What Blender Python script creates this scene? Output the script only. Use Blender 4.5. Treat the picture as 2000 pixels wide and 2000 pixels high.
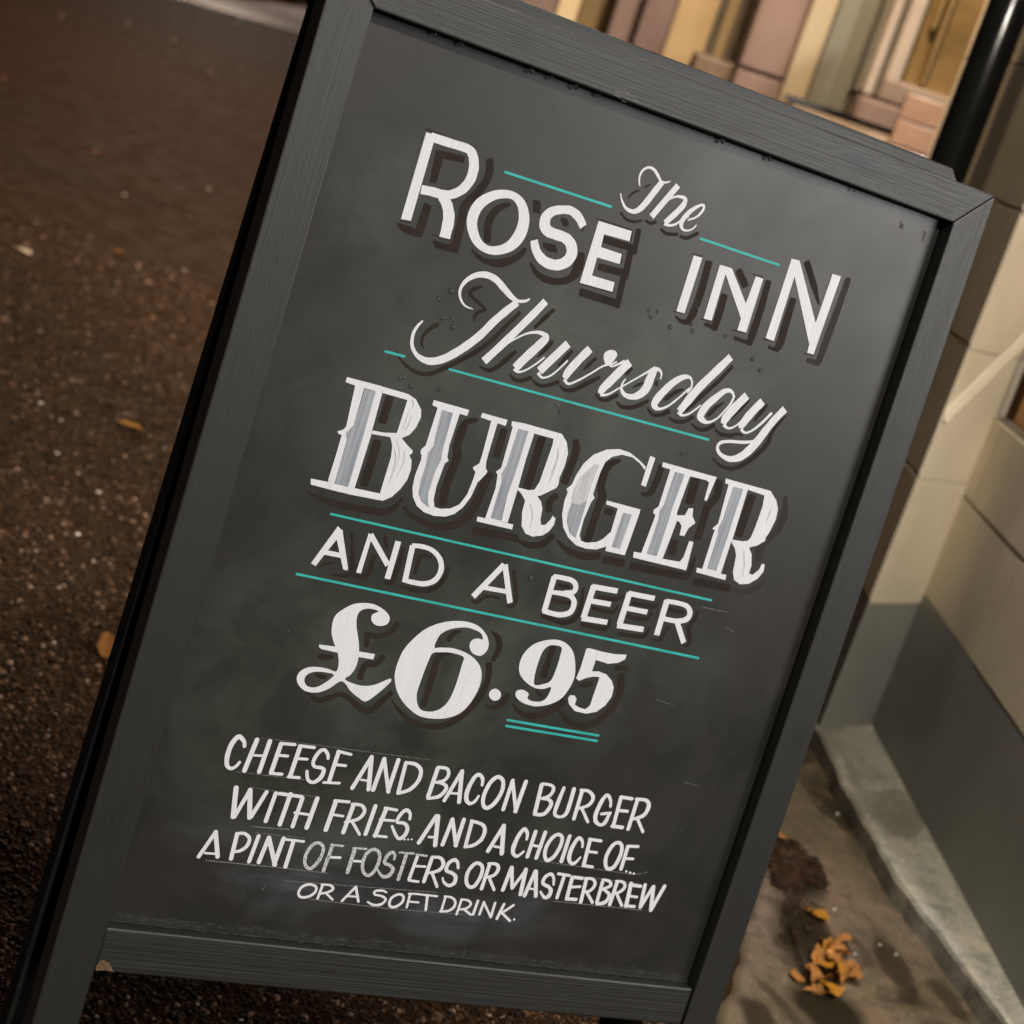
import bpy, bmesh, math, random
from mathutils import Vector, Matrix
from mathutils.geometry import tessellate_polygon
# tuning values
SKY_S = .004
BOARD_C = (.0195, .0186, .0155)
DUST_C = (.066, .079, .055)
ROAD = ((.018, .0082, .003), (.078, .035, .011), (.17, .092, .045))
CH = ((.004, .0021, .001), (.015, .0075, .0034), (.050, .026, .0125), (.115, .064, .036), (.30, .20, .14))
random.seed(7)
for o in list(bpy.data.objects): bpy.data.objects.remove(o)
SC = bpy.context.scene
COL = SC.collection
V = Vector
GZ = 1.0087            # camera height above the street (the world origin lies on the street under the sign)

# ------------------------------------------------------------------ camera
CAM_POS = V((0, 0, GZ))
RX, RY, RZ = V((0.94821, 0.31765, 0.0)), V((0.08151, -0.24332, 0.96652)), V((0.30701, -0.91646, -0.25661))
# rows: world axes written in lens axes (right, down, forward)
right = V((RX[0], RY[0], RZ[0])); down = V((RX[1], RY[1], RZ[1])); fwd = V((RX[2], RY[2], RZ[2]))
cd = bpy.data.cameras.new('camera'); cam = bpy.data.objects.new('camera', cd); COL.objects.link(cam)
m = Matrix((right, -down, -fwd)).transposed().to_4x4(); m.translation = CAM_POS
cam.matrix_world = m
cd.sensor_width = 36; cd.sensor_height = 36; cd.lens = 64.8; cd.clip_end = 500; cd.clip_start = .05
cd.dof.use_dof = True; cd.dof.focus_distance = 1.48; cd.dof.aperture_fstop = 8.0
SC.camera = cam

# ------------------------------------------------------------------ night sky
W = bpy.data.worlds.new('World'); SC.world = W; W.use_nodes = True
nt = W.node_tree; bg = nt.nodes['Background']
sky = nt.nodes.new('ShaderNodeTexSky'); sky.sky_type = 'NISHITA'; sky.sun_disc = False
sky.sun_elevation = math.radians(2); sky.sun_rotation = math.radians(170)
nt.links.new(sky.outputs[0], bg.inputs[0]); bg.inputs[1].default_value = SKY_S

# ------------------------------------------------------------------ street key lamp and added fill lights
def lamp(name, kind, loc, power, col, size=.2, aim=None, **k):
    l = bpy.data.lights.new(name, kind); l.energy = power; l.color = col
    if kind == 'AREA': l.shape = 'DISK'; l.size = size
    else: l.shadow_soft_size = size
    for a, b in k.items(): setattr(l, a, b)
    o = bpy.data.objects.new(name, l); COL.objects.link(o); o.location = loc
    if aim is not None: o.rotation_euler = (V(aim) - V(loc)).to_track_quat('-Z', 'Y').to_euler()
    return o
lamp('street_lamp_behind_camera', 'POINT', (3.3, -8.0, 10.0), 6300, (1, .96, .90), .3)
lamp('board_sheen_area', 'AREA', (2.75, .6, 1.7), 37, (1, .97, .95), 1.4, (.25, 1.6, .9))  # unseen area light added to give the upper right board its sheen
lamp('pier_fill_spot', 'SPOT', (.68, 1.80, 1.35), 92, (1, .93, .82), .06, (.72, 2.95, .2), spot_size=math.radians(120), spot_blend=.5)  # unseen spot added to brighten the pier face and ledge
lamp('pub_front_fill_spot', 'SPOT', (.25, 3.7, 2.7), 340, (1, .74, .50), .12, (.75, 5.6, 1.1), spot_size=math.radians(115), spot_blend=.5)  # unseen warm spot added to light the pub front
lamp('far_road_fill', 'POINT', (-1.2, 12.0, 5.0), 1500, (1, .58, .28), .3)  # unseen warm light added to brighten the far road
lamp('distant_patch_fill', 'POINT', (-7.0, 32.0, 5.0), 1300, (1, .78, .62), .3)  # unseen light added to brighten the pale patch at the far end
lamp('wall_run_fill', 'POINT', (-.15, 4.1, 2.1), 17, (1, .80, .58), .08)  # unseen point light added to lift the wall run beyond the pier

SC.view_settings.view_transform = 'Standard'; SC.view_settings.look = 'None'
SC.view_settings.exposure = .12; SC.view_settings.gamma = 1; SC.view_settings.use_curve_mapping = False
SC.render.engine = 'CYCLES'

# lettering traced from the board: millimetres right of the centre line, millimetres below the top rail
LETTERS = {
 'ROSE INN': """
0 P w - :-208.5,71.4 -200.3,71.2 -199.9,138.3 -208.1,139.1
0 S w c 6.9,6.7,6.6,7.5,8.1,8.4,8.1,7.6,6.9,7.2,6.9,6.7 :-203.9,73.6 -186.9,73.4 -172.4,73.2 -167.3,75.7 -164.1,80.7 -162.3,87.3 -162.7,95.5 -166.7,103.8 -173.7,109.7 -180.8,112.0 -190.7,112.4 -199.2,113.4
0 S w c 7.2,8.7,9.4,9.6,9.0 :-181.2,113.4 -175.1,118.4 -171.2,125.4 -169.7,132.1 -169.1,143.0
1 P w c :-134.6,94.5 -123.5,93.1 -112.8,97.2 -105.6,106.5 -103.0,117.2 -104.6,128.0 -110.8,137.0 -122.5,143.6 -134.9,144.3 -145.7,139.6 -153.8,129.6 -156.0,119.0 -152.9,107.9 -144.4,99.3/-130.4,100.1 -123.2,99.2 -117.0,103.6 -113.4,111.8 -113.3,121.1 -116.6,130.4 -122.8,136.0 -131.1,138.6 -139.0,135.7 -145.0,128.1 -147.0,120.5 -144.8,111.7 -138.2,104.1
2 S w c 6.3,7.2,6.8,6.6,7.5,8.7,9.4,8.7,8.4,8.3,9.1,9.8,9.6,8.8,8.3,8.0,7.1,6.6 :-56.9,101.9 -63.6,95.9 -71.8,93.0 -79.6,94.6 -86.8,97.9 -90.8,103.2 -90.4,109.4 -86.6,113.5 -78.6,114.4 -70.2,114.6 -63.7,117.5 -59.9,123.8 -61.0,130.5 -66.4,135.7 -74.0,137.8 -82.8,136.5 -90.5,131.3 -95.2,123.8
3 P w - :-45.3,93.8 -13.8,93.3 -12.9,101.5 -37.0,102.5 -36.3,112.9 -16.1,113.2 -15.2,121.2 -36.8,121.6 -36.3,136.6 -14.7,136.4 -13.9,144.2 -45.0,145.0
4 P d - :-196.5,82.7 -194.9,81.0 -172.1,79.1 -171.5,84.5 -188.8,86.2 -188.6,105.2 -194.3,106.4
5 P d - :-193.6,121.8 -186.7,122.8 -186.5,137.0 -187.4,147.9 -194.2,148.8 -202.1,148.5 -209.1,145.4 -210.6,142.4 -199.7,142.3 -194.4,143.3 -194.0,136.1
6 S d c 6.0,6.5,6.7,6.8,6.9,6.4,6.9,7.1,7.1,6.7 :-151.7,76.0 -149.4,81.4 -148.9,90.4 -152.1,99.5 -157.6,109.2 -160.8,116.3 -159.9,124.2 -159.0,132.1 -158.5,140.2 -157.8,148.2
6 P d - :-178.1,147.3 -164.2,146.9 -161.0,142.9 -156.8,143.8 -154.1,151.8 -174.2,152.3
7 P d c :-144.5,144.9 -133.7,148.1 -121.4,146.8 -108.6,140.1 -100.6,131.0 -98.8,135.2 -103.9,143.5 -113.1,150.7 -121.6,153.1 -132.2,152.4 -140.3,148.9
8 S d c 3.1,5.7,7.0,6.8,5.5 :-124.2,103.1 -132.1,108.5 -136.3,116.4 -136.7,124.7 -133.3,135.6
9 P d - :-106.0,94.1 -99.4,93.2 -96.3,102.7 -103.0,103.8
10 S d c 1.6,4.2,5.6,5.6,5.9,8.6,9.2,7.5 :-92.3,141.3 -84.8,147.6 -75.6,150.3 -65.1,149.6 -55.7,145.4 -51.0,138.3 -50.9,129.8 -51.7,123.1
11 P d - :-86.9,123.0 -75.2,122.3 -71.6,127.6 -80.1,128.9 -85.5,126.8
12 P d c :-78.3,101.7 -73.6,99.8 -69.7,104.0 -73.0,106.5
13 S d - 0.8,0.8 :-100.5,126.3 -91.6,121.2
14 S d - 0.9,0.9 :-56.9,106.1 -54.6,99.1
15 S d - 5.9,5.9 :-35.6,106.4 -5.5,105.9
15 S d - 5.0,5.0 :-7.8,90.5 -5.4,109.6
15 S d - 5.9,6.0 :-32.0,128.3 -7.1,127.0
15 S d - 5.9,5.9 :-8.9,110.1 -6.6,130.9
15 S d - 5.5,5.5 :-8.0,130.8 -5.5,154.7
15 S d - 6.3,6.4 :-41.5,151.9 -7.0,152.1
16 S d - 0.8,0.8 :-47.9,92.4 -13.3,92.4
17 S d - 0.8,0.8 :-44.8,145.5 -13.2,145.1
17 S d - 0.9,0.9 :-14.5,136.8 -13.2,144.6
18 S d - 0.9,0.9 :-12.5,93.4 -11.5,101.9
19 S d - 0.9,0.9 :-15.2,113.4 -13.8,121.6
20 S d - 1.1,1.2 :-209.7,69.4 -165.5,70.5
21 S d - 0.8,0.8 :-208.1,140.6 -198.9,139.7
22 S d - 0.8,0.8 :-180.4,143.5 -163.6,143.5
23 P w - :48.6,96.1 57.2,95.9 57.1,143.5 49.0,143.7
24 P w - :75.4,96.7 83.2,96.4 84.4,142.5 76.3,142.8
24 P w - :75.8,96.7 87.6,96.4 111.1,120.2 113.5,131.0 111.1,133.3 84.2,103.3
24 P w - :112.5,96.4 120.3,96.5 120.7,143.5 111.4,143.7 111.3,133.0 111.3,120.6
25 P w - :141.1,73.1 149.5,72.5 149.9,143.5 141.1,142.9
25 P w - :141.8,73.1 149.6,72.7 185.0,118.0 190.1,134.8 185.7,137.1 149.6,86.4
25 P w - :185.8,74.0 194.9,74.0 193.2,144.3 186.2,144.4 185.7,136.8 185.0,118.4
26 S d c 6.9,7.2,7.4,5.6,3.4,1.5 :64.7,97.7 66.1,122.6 65.1,141.6 62.1,149.2 56.1,150.4 50.0,147.8
27 S d - 0.8,0.8 :46.0,144.2 57.5,143.8
28 S d - 0.8,0.8 :46.3,95.1 57.3,94.5
29 S d c 6.8,6.9,6.9 :88.8,119.5 89.7,133.9 89.3,148.5
29 S d - 3.6,3.6 :79.5,146.9 91.6,147.4
30 S d - 6.3,6.4 :94.8,96.5 105.7,106.5
31 S d c 5.9,6.9,7.5,6.5 :126.3,97.3 127.5,119.4 127.5,141.9 126.9,151.7
31 S d - 3.4,3.4 :111.4,150.6 128.5,151.3
32 S d - 0.8,0.8 :73.8,143.9 86.1,143.5
33 S d - 0.9,0.9 :106.5,144.9 120.3,144.0
34 S d - 0.8,0.8 :109.3,95.3 120.0,95.1
35 S d c 6.2,6.2,2.0 :157.2,72.0 170.7,87.4 182.6,102.4
36 S d c 6.8,7.6,7.9,6.0 :155.6,105.1 156.2,123.1 156.9,142.2 155.2,150.1
36 S d - 2.8,2.8 :147.2,149.5 157.3,150.1
37 S s c 6.0,6.7,7.4,6.7 :203.4,74.0 202.9,97.0 202.0,122.5 201.1,148.1
37 S s - 4.9,4.9 :189.4,150.5 201.9,150.2
38 S d - 1.0,1.0 :139.2,144.2 151.8,143.8
39 S d - 1.0,1.0 :184.0,145.8 193.9,145.1
""",
 'The': """
0 S w c 1.2,1.6,2.0,2.0,2.5,2.6,1.9,1.6,0.8 :-19.2,57.3 -21.7,51.5 -21.0,45.4 -16.8,41.3 -11.1,41.4 -5.2,45.5 -1.8,48.2 2.6,48.0 6.5,45.7
0 S w c 5.2,5.5,5.5,5.0,3.7,2.5,1.7,0.9 :-0.7,48.6 -4.9,58.2 -8.9,67.6 -12.7,74.3 -17.5,78.0 -24.5,77.7 -30.4,73.1 -33.9,67.5
1 S w - 5.1,5.1 :14.5,46.8 -0.4,77.3
1 S w c 0.9,1.3,1.9,3.3,5.0,5.2,4.6 :4.6,67.1 9.7,60.3 16.7,55.5 24.1,55.0 24.8,60.1 20.3,68.4 13.3,78.5
1 S w c 3.1,2.1,2.0,1.8,1.6 :12.9,79.2 18.0,79.3 23.4,76.7 27.8,71.6 32.7,67.5
1 S w c 1.3,1.8,2.4,2.0,2.4,3.7,4.3,3.9,1.9,1.5,1.4,1.0 :32.9,70.7 39.8,66.0 43.7,59.5 43.2,55.3 38.9,56.9 33.3,62.5 29.0,69.7 28.2,75.3 31.2,79.0 36.7,78.3 40.6,75.0 42.0,71.9
2 S d c 1.3,2.3,2.4,1.9 :-28.4,82.0 -22.2,85.5 -14.7,85.7 -7.8,82.7
3 S d c 2.3,2.7,2.6 :-3.7,81.8 1.0,82.6 5.4,79.9
4 S d c 2.1,2.9,2.9 :11.7,84.4 18.1,86.3 28.1,84.2
5 S d c 2.3,3.2,2.9 :30.9,84.8 37.8,84.5 46.2,77.8
6 S d c 1.1,2.0,1.5 :-25.7,69.1 -22.7,63.9 -18.3,60.8
7 S d c 0.9,1.7,1.1 :-14.6,57.3 -12.2,55.2 -9.8,53.4
""",
 'Thursday': """
0 S w c 0.6,1.6,2.1,2.6,3.6,4.6,5.2,5.3,5.2,4.3,2.6,2.3,1.1 :-128.4,189.3 -136.2,188.3 -142.0,183.1 -143.7,176.3 -140.5,168.7 -133.3,162.8 -124.8,160.7 -116.2,162.3 -107.6,167.0 -98.9,171.7 -92.6,173.1 -86.2,171.2 -83.5,168.6
0 S w c 5.7,6.4,6.6,6.8,6.9,6.8,6.4,5.9,4.6,3.2,3.0,2.7,2.4,1.3 :-93.1,174.3 -99.9,182.8 -107.8,193.8 -115.2,206.3 -123.3,216.8 -131.8,225.8 -140.7,233.3 -149.6,237.4 -157.5,237.6 -164.6,234.7 -169.6,228.7 -171.1,220.8 -169.6,214.2 -166.4,208.7
1 S w c 6.1,6.5,6.5,6.6 :-69.4,167.0 -77.0,180.4 -92.2,205.1 -106.1,226.4
1 S w c 0.7,1.3,1.7,2.5,3.7,6.9,7.5,7.5,7.2 :-91.1,208.5 -85.9,202.9 -77.5,196.2 -69.2,192.7 -62.6,192.6 -59.8,195.6 -64.7,204.0 -72.1,215.3 -77.8,224.8
1 S w c 3.7,1.9,1.5,1.6,1.6 :-78.4,225.3 -74.0,227.1 -68.0,223.9 -60.8,216.8 -55.4,210.0
2 S w - 7.1,7.1 :-38.6,194.4 -56.1,221.8
2 S w c 3.2,1.7,1.6,1.6,1.6 :-56.8,223.3 -52.1,226.4 -45.4,223.1 -39.5,215.7 -34.4,207.4
3 S w c 7.0,7.2,7.3,4.7 :-17.9,193.4 -24.9,204.9 -30.7,216.2 -32.1,222.0
3 S w c 3.2,2.1,1.8,1.6,1.6,1.6,1.6 :-32.4,222.6 -27.4,225.5 -20.4,221.2 -11.0,212.9 -1.7,204.0 5.8,200.4 9.6,197.3
3 P w c :-0.5,190.0 4.8,189.2 7.9,191.7 7.2,195.7 4.2,201.4 0.8,202.3 -2.9,198.3 -3.9,193.6
3 S w c 1.5,1.5,1.8,2.7 :2.7,200.7 6.4,202.2 11.5,199.0 16.4,195.0
3 S w c 7.1,7.8,7.8,6.9,4.3 :21.4,194.8 15.6,203.4 9.3,213.8 4.6,221.6 3.2,226.3
3 S w c 2.4,1.8,1.4,1.4,1.6,2.1,3.0 :4.1,227.2 10.9,225.0 19.4,217.4 27.1,210.5 34.7,203.6 41.4,197.5 46.2,193.0
3 S w c 1.2,1.7,2.7,6.3,8.1,8.1,7.1,4.8,3.6,2.6,1.7,1.0 :54.3,201.2 53.7,196.6 49.7,193.8 46.1,196.3 44.6,203.4 43.9,211.3 39.9,217.8 33.6,221.6 26.3,221.7 21.5,217.9 20.9,212.6 22.6,208.6
4 S w c 1.6,2.3,4.8,6.3,6.9,7.2,5.8,2.4,1.9,1.7,1.7 :84.8,196.1 80.9,192.9 74.6,194.5 67.2,200.9 60.5,210.8 56.5,219.3 56.9,223.7 62.0,225.3 69.4,220.7 76.6,212.2 84.3,201.3
4 S w c 1.8,1.8,1.3 :84.6,195.6 85.5,201.0 83.5,206.0
5 S w c 6.7,7.5,7.7,7.8,6.3 :113.6,166.7 104.4,181.1 93.6,197.9 86.8,211.4 81.5,222.5
5 S w c 3.9,2.0,1.7,1.5 :80.7,223.0 85.7,225.2 92.5,221.3 99.9,212.7
6 S w c 1.9,2.8,4.5,6.2,7.1,7.2,5.4,2.5,1.7,1.8,2.1,2.1 :129.1,198.2 124.9,194.4 118.7,195.6 112.1,202.9 105.5,211.9 102.8,220.5 105.0,223.9 111.9,225.1 119.3,219.9 124.3,211.9 128.0,204.2 129.1,197.1
6 S w c 7.4,8.2,8.0,5.2 :141.1,194.1 133.1,206.9 127.7,217.4 127.3,222.6
6 S w c 3.3,2.0,1.7,1.5 :127.6,223.1 133.4,225.2 140.0,221.3 146.1,212.4
6 S w c 7.2,7.8,7.3,4.7 :158.2,195.1 150.9,207.2 145.9,218.2 145.8,222.2
6 S w c 3.1,2.0,2.0,2.6,2.6 :145.7,222.6 151.0,225.0 157.7,221.1 165.1,211.9 171.0,202.3
7 S w c 7.1,6.8,7.4,7.9,8.0,7.1,4.9,3.1,3.0,3.0,2.7,2.9,2.6,1.0 :182.7,196.1 175.8,207.5 170.5,218.7 166.2,228.9 160.5,238.9 153.8,246.3 144.4,250.2 134.2,248.5 129.1,243.9 130.5,238.8 138.8,235.7 151.6,233.5 162.6,230.1 171.7,225.3
8 S d - 3.6,3.6 :24.9,199.4 21.5,204.9
9 S d c 1.5,3.4,3.8,4.2,2.8 :21.1,229.1 27.2,231.8 36.7,230.0 45.1,224.9 49.7,220.8
10 S d c 0.9,2.8,1.6 :31.6,214.3 35.5,210.9 39.5,208.0
11 S d - 2.6,2.6 :51.2,203.7 53.0,207.4
12 S d c 1.3,3.2,3.6,4.0 :50.3,227.0 57.7,231.1 65.0,229.9 72.4,224.7
13 S d c 1.5,3.2,3.5,4.1 :73.4,229.8 81.3,231.7 89.7,229.6 96.2,224.1
14 S d c 1.5,3.5,4.0,4.1 :97.0,229.8 105.4,232.7 112.8,231.0 119.1,225.7
15 S d c 1.6,3.3,3.6,2.7,1.8 :120.6,228.8 127.9,231.8 137.0,231.0 144.0,228.0 150.8,227.9
16 S d c 3.3,3.8,4.2,4.2,2.0 :118.4,173.9 110.7,187.1 101.3,200.7 92.7,213.0 87.3,221.4
17 S d c 1.2,4.0,4.1,1.2 :79.0,204.0 73.5,207.3 66.9,214.0 64.3,217.5
18 S d c 1.2,4.2,3.8,1.0 :121.5,204.8 114.9,211.9 110.7,218.6 109.5,220.6
19 S d c 1.8,4.1,1.3 :145.4,196.5 139.5,205.9 134.1,216.4
20 S d c 1.8,3.9,1.3 :164.5,196.4 160.7,204.2 156.1,213.4
21 S d c 1.3,2.7,3.7,4.5,4.7,4.6,4.0,3.1,2.0,0.9 :186.0,201.6 179.6,213.6 177.4,222.2 177.4,227.5 172.3,237.4 163.0,248.8 152.4,256.8 142.1,258.4 132.3,255.8 127.0,252.5
22 S d c 3.6,3.6,3.0,2.1,0.8 :-153.4,208.1 -158.6,213.4 -162.3,219.6 -161.9,225.7 -159.3,229.2
23 S d c 2.7,3.2,3.0,2.5,2.6,2.4 :-127.0,170.5 -132.9,174.2 -134.8,178.2 -130.4,181.2 -123.9,183.9 -118.2,186.3
23 S d c 2.5,3.4,2.9,0.9 :-117.1,186.8 -122.4,190.1 -125.1,194.2 -123.7,198.2
24 S d c 3.1,3.5,4.0,4.1,4.3,4.2,3.7,3.4,2.6,1.4,0.5 :-88.0,181.4 -96.0,194.1 -105.0,208.9 -115.0,220.8 -127.5,231.9 -138.3,240.8 -147.6,247.1 -158.4,248.8 -168.2,246.1 -175.8,241.7 -180.4,236.2
25 S d c 3.4,4.0,3.1 :-59.8,171.5 -65.3,179.6 -71.5,189.4
26 S d c 3.3,4.9,4.1,3.1,1.4 :-81.5,212.2 -88.0,221.0 -94.1,228.9 -100.6,232.4 -108.6,231.0
27 S d c 3.4,4.3,1.1 :-52.6,196.2 -56.8,204.1 -61.4,211.6
28 S d c 3.2,3.9,1.4 :-32.9,199.1 -37.4,207.6 -41.3,214.0
29 S d c 3.0,3.5,0.9 :-9.9,199.5 -14.6,206.1 -17.7,211.3
30 S d c 1.5,3.1,3.4,3.7 :-80.9,230.7 -75.1,233.8 -68.4,233.0 -61.3,228.7
30 S d c 1.5,2.9,3.2,3.7 :-59.5,230.4 -53.4,233.0 -46.0,231.7 -36.4,226.0
30 S d c 1.5,3.1,3.8,4.3,3.0 :-34.7,228.6 -27.7,231.0 -20.2,228.6 -10.6,220.9 -1.4,213.5
31 S d c 1.5,3.1,3.6,3.9 :-0.4,227.8 6.0,230.6 11.8,229.5 19.7,223.4
""",
 'BURGER': """
0 P w - :-205.2,270.9 -197.4,271.2 -196.8,301.0 -200.4,308.1 -198.6,313.9 -198.3,348.9 -203.7,349.0 -204.3,347.1 -204.0,323.5 -204.2,310.7 -206.9,310.6 -208.5,308.9 -203.9,306.3 -202.6,303.4
0 P w - :-213.7,266.3 -183.2,266.2 -182.3,271.2 -205.1,271.1 -213.6,270.2
0 P w - :-218.5,349.5 -203.7,349.0 -180.0,349.0 -157.7,348.6 -154.8,353.7 -182.6,354.8 -202.5,354.5 -217.1,354.1
0 P w - :-188.5,269.8 -181.8,270.5 -180.9,302.4 -180.5,305.4 -181.1,349.1 -188.2,349.4 -186.7,306.9
0 P w - :-184.0,266.4 -160.4,266.9 -152.8,269.4 -146.0,276.2 -144.3,282.1 -145.8,290.9 -149.3,297.6 -155.2,302.1 -164.4,303.2 -180.6,304.4 -180.6,301.5 -170.7,301.0 -160.2,298.8 -159.7,271.6 -181.6,271.1
0 P w - :-164.4,303.2 -154.7,302.0 -147.5,306.7 -142.7,309.3 -142.6,311.9 -144.5,313.1 -141.0,317.4 -139.4,324.5 -140.0,333.1 -143.5,341.9 -148.5,349.1 -154.8,353.7 -162.7,354.2 -164.4,349.0 -159.1,348.6 -159.1,332.1 -159.0,318.3 -160.8,309.2
1 P g - :-197.0,271.5 -187.4,271.4 -186.9,306.9 -186.8,349.1 -198.3,348.9 -198.8,313.9 -201.1,308.2 -196.8,301.0
2 P w - :-137.9,266.3 -105.9,266.8 -106.0,271.8 -112.8,271.6 -113.5,298.2 -112.2,307.5 -110.1,310.3 -112.7,313.0 -113.8,332.6 -112.8,343.2 -110.1,349.1 -104.7,349.5 -96.1,347.3 -89.5,342.4 -85.6,332.9 -84.4,320.6 -84.4,313.6 -86.5,312.5 -87.8,310.6 -83.3,306.3 -83.1,299.8 -84.4,269.9 -78.4,270.0 -77.9,302.9 -76.4,309.1 -74.3,310.8 -74.5,313.0 -79.8,321.8 -81.6,334.2 -85.5,343.7 -91.3,351.0 -98.3,354.7 -108.3,356.3 -118.0,355.1 -125.5,351.4 -131.0,345.1 -133.6,338.1 -134.6,328.7 -133.5,314.6 -134.3,310.5 -135.5,310.3 -136.1,306.7 -133.3,302.8 -132.8,271.4 -137.9,270.5
3 P g - :-128.6,272.0 -118.9,272.3 -118.2,301.5 -116.9,310.8 -118.8,320.9 -119.1,339.2 -117.5,345.3 -114.6,350.6 -123.1,346.5 -127.0,340.9 -128.5,331.6 -128.0,320.8 -128.5,312.4 -129.4,307.8 -126.4,301.2 -127.4,292.9
2 P w - :-94.1,266.3 -70.6,266.6 -70.7,271.7 -94.3,270.1
4 P w - :-66.4,266.6 -54.7,265.8 -19.2,266.3 -12.5,271.9 -8.3,280.3 -7.8,291.8 -9.1,302.1 -8.1,307.4 -8.9,310.4 -14.5,314.9 -21.3,320.0 -29.1,322.4 -38.0,321.2 -44.4,319.6 -42.9,317.7 -33.1,317.9 -28.1,316.3 -25.7,309.1 -24.5,277.5 -25.2,271.9 -43.0,271.7 -65.7,270.6
4 P w - :-64.3,269.4 -43.6,269.9 -44.0,295.1 -43.0,319.1 -42.7,348.2 -63.6,348.8 -62.7,322.3 -64.5,311.8 -66.9,309.6 -63.3,305.6
4 P w - :-70.8,348.7 -37.2,348.4 -36.9,352.7 -70.3,352.7
4 P w - :-43.6,319.2 -29.4,321.5 -24.2,320.6 -18.7,324.7 -15.5,330.7 -14.4,339.4 -12.2,343.4 -8.6,342.6 -5.4,337.4 -4.6,333.7 -1.1,335.4 -0.7,340.9 -3.3,347.0 -7.9,351.6 -16.7,354.6 -23.9,353.4 -29.4,348.1 -32.9,336.7 -33.4,326.9 -38.2,322.4
5 P g - :-58.9,271.1 -49.5,271.1 -49.5,298.6 -50.5,327.3 -48.5,347.2 -58.7,347.2 -59.0,327.0 -59.1,316.1 -61.2,310.0 -59.2,301.9
6 S h c 0.4,0.8,0.4 :-156.4,270.3 -153.7,272.8 -153.9,276.5
7 S h c 0.4,1.0,0.4 :-152.6,282.0 -152.5,289.4 -154.1,295.0
8 S h c 0.3,0.7,0.3 :-149.5,310.9 -147.4,321.0 -149.5,332.1
9 S h c 0.3,0.5,0.3 :-158.4,304.5 -152.5,315.8 -153.4,334.0
10 S h c 0.4,0.6,0.4 :-18.7,278.3 -16.3,288.8 -18.4,300.3
11 S h c 0.3,0.6,0.4 :-28.4,328.0 -22.9,336.7 -21.2,348.6
12 S h c 0.3,0.5,0.3 :-155.5,278.5 -156.1,287.0 -156.7,295.6
13 S h c 0.3,0.7,0.3 :-158.6,310.8 -154.4,320.4 -153.9,339.5
14 P w - :66.7,274.8 58.0,270.6 47.6,266.8 37.1,266.2 25.6,269.3 15.3,276.0 8.6,285.3 5.2,296.1 4.0,304.7 0.3,309.4 2.4,311.7 1.9,319.1 3.6,331.0 8.4,341.2 16.0,348.6 25.3,353.4 35.7,354.3 45.4,352.9 53.5,348.7 58.6,339.6 52.9,336.3 48.2,343.0 43.2,346.8 33.9,349.3 28.7,348.8 25.6,344.3 24.9,330.9 26.7,314.8 28.6,311.2 26.0,308.2 26.3,289.1 28.0,279.7 32.4,274.2 41.1,270.2 51.4,270.1 60.3,273.5 67.2,278.1
14 P w - :67.6,265.0 73.1,265.8 72.7,291.3 67.7,290.8
14 P w - :53.0,314.1 74.9,313.3 73.6,352.3 53.9,352.4
14 P w - :40.4,310.6 74.8,311.1 74.4,314.6 53.5,314.8 41.0,313.9
15 P g - :9.0,319.8 17.0,319.4 22.2,314.6 22.5,331.4 22.4,347.2 15.7,344.2 10.0,335.2 8.6,327.7
16 P h - :19.7,282.8 22.9,283.1 21.7,299.1 22.2,314.6 17.0,319.4 9.0,319.8 7.4,310.1 10.0,296.1
17 P g - :59.5,317.2 67.9,317.1 66.7,347.7 58.9,347.6
18 P w - :90.7,271.1 111.6,272.0 110.3,305.7 112.9,314.3 110.8,348.1 88.6,347.1 90.4,318.0 90.5,312.8 87.5,311.2 87.3,308.6 90.8,304.7
18 P w - :81.5,267.5 137.7,268.2 135.3,290.4 132.7,289.8 132.0,274.4 128.7,273.0 111.4,273.2 81.9,271.4
18 P w - :81.2,347.5 88.6,347.1 110.7,347.8 128.4,346.9 130.6,342.0 131.1,327.3 135.6,327.5 137.4,352.9 82.1,352.5
18 P w - :110.7,308.5 118.7,306.7 120.2,300.1 124.5,299.1 126.3,305.7 131.3,311.0 126.4,316.7 124.6,324.4 119.7,324.5 119.0,316.5 115.9,313.7 109.4,312.2
19 P g - :96.0,272.7 105.9,272.7 104.2,303.5 104.5,315.0 104.2,346.5 94.3,346.5 94.7,313.6 93.3,308.2 95.6,302.0
20 P w - :146.9,267.3 195.4,267.8 204.4,274.6 209.1,281.9 210.2,291.1 208.0,303.5 206.1,308.6 206.6,311.5 200.6,316.9 191.1,321.2 181.7,322.0 172.1,318.7 173.0,317.4 183.8,316.6 188.8,315.2 190.9,311.8 192.0,302.1 192.5,282.0 190.7,273.0 171.9,271.8 147.8,271.4
20 P w - :151.5,270.6 172.3,271.2 173.2,317.9 172.7,320.3 172.9,349.6 152.8,348.9 152.5,317.6 152.7,312.8 149.4,312.4 153.8,306.8
20 P w - :147.2,348.5 178.9,348.9 179.3,353.5 147.8,352.5
20 P w - :172.3,319.3 183.0,321.8 192.2,320.4 197.4,325.9 201.0,335.9 201.0,343.0 205.3,343.3 210.1,337.6 211.0,332.0 214.2,332.0 215.3,338.3 211.8,345.6 204.4,351.9 195.5,354.2 188.2,351.5 184.4,345.2 182.1,330.2 178.3,323.9
21 P g - :157.0,272.3 167.3,272.3 166.9,301.6 167.2,316.8 167.2,347.1 157.5,347.0 157.1,315.4 155.7,309.9 157.2,301.3
22 S h c 0.4,1.0,0.4 :201.8,282.3 202.0,288.2 200.7,295.6
10 S h c 0.5,1.0,0.5 :-16.1,282.1 -16.0,293.1 -17.0,307.7
23 S h c 0.4,0.7,0.4 :188.1,324.2 193.4,336.2 195.8,347.6
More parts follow.
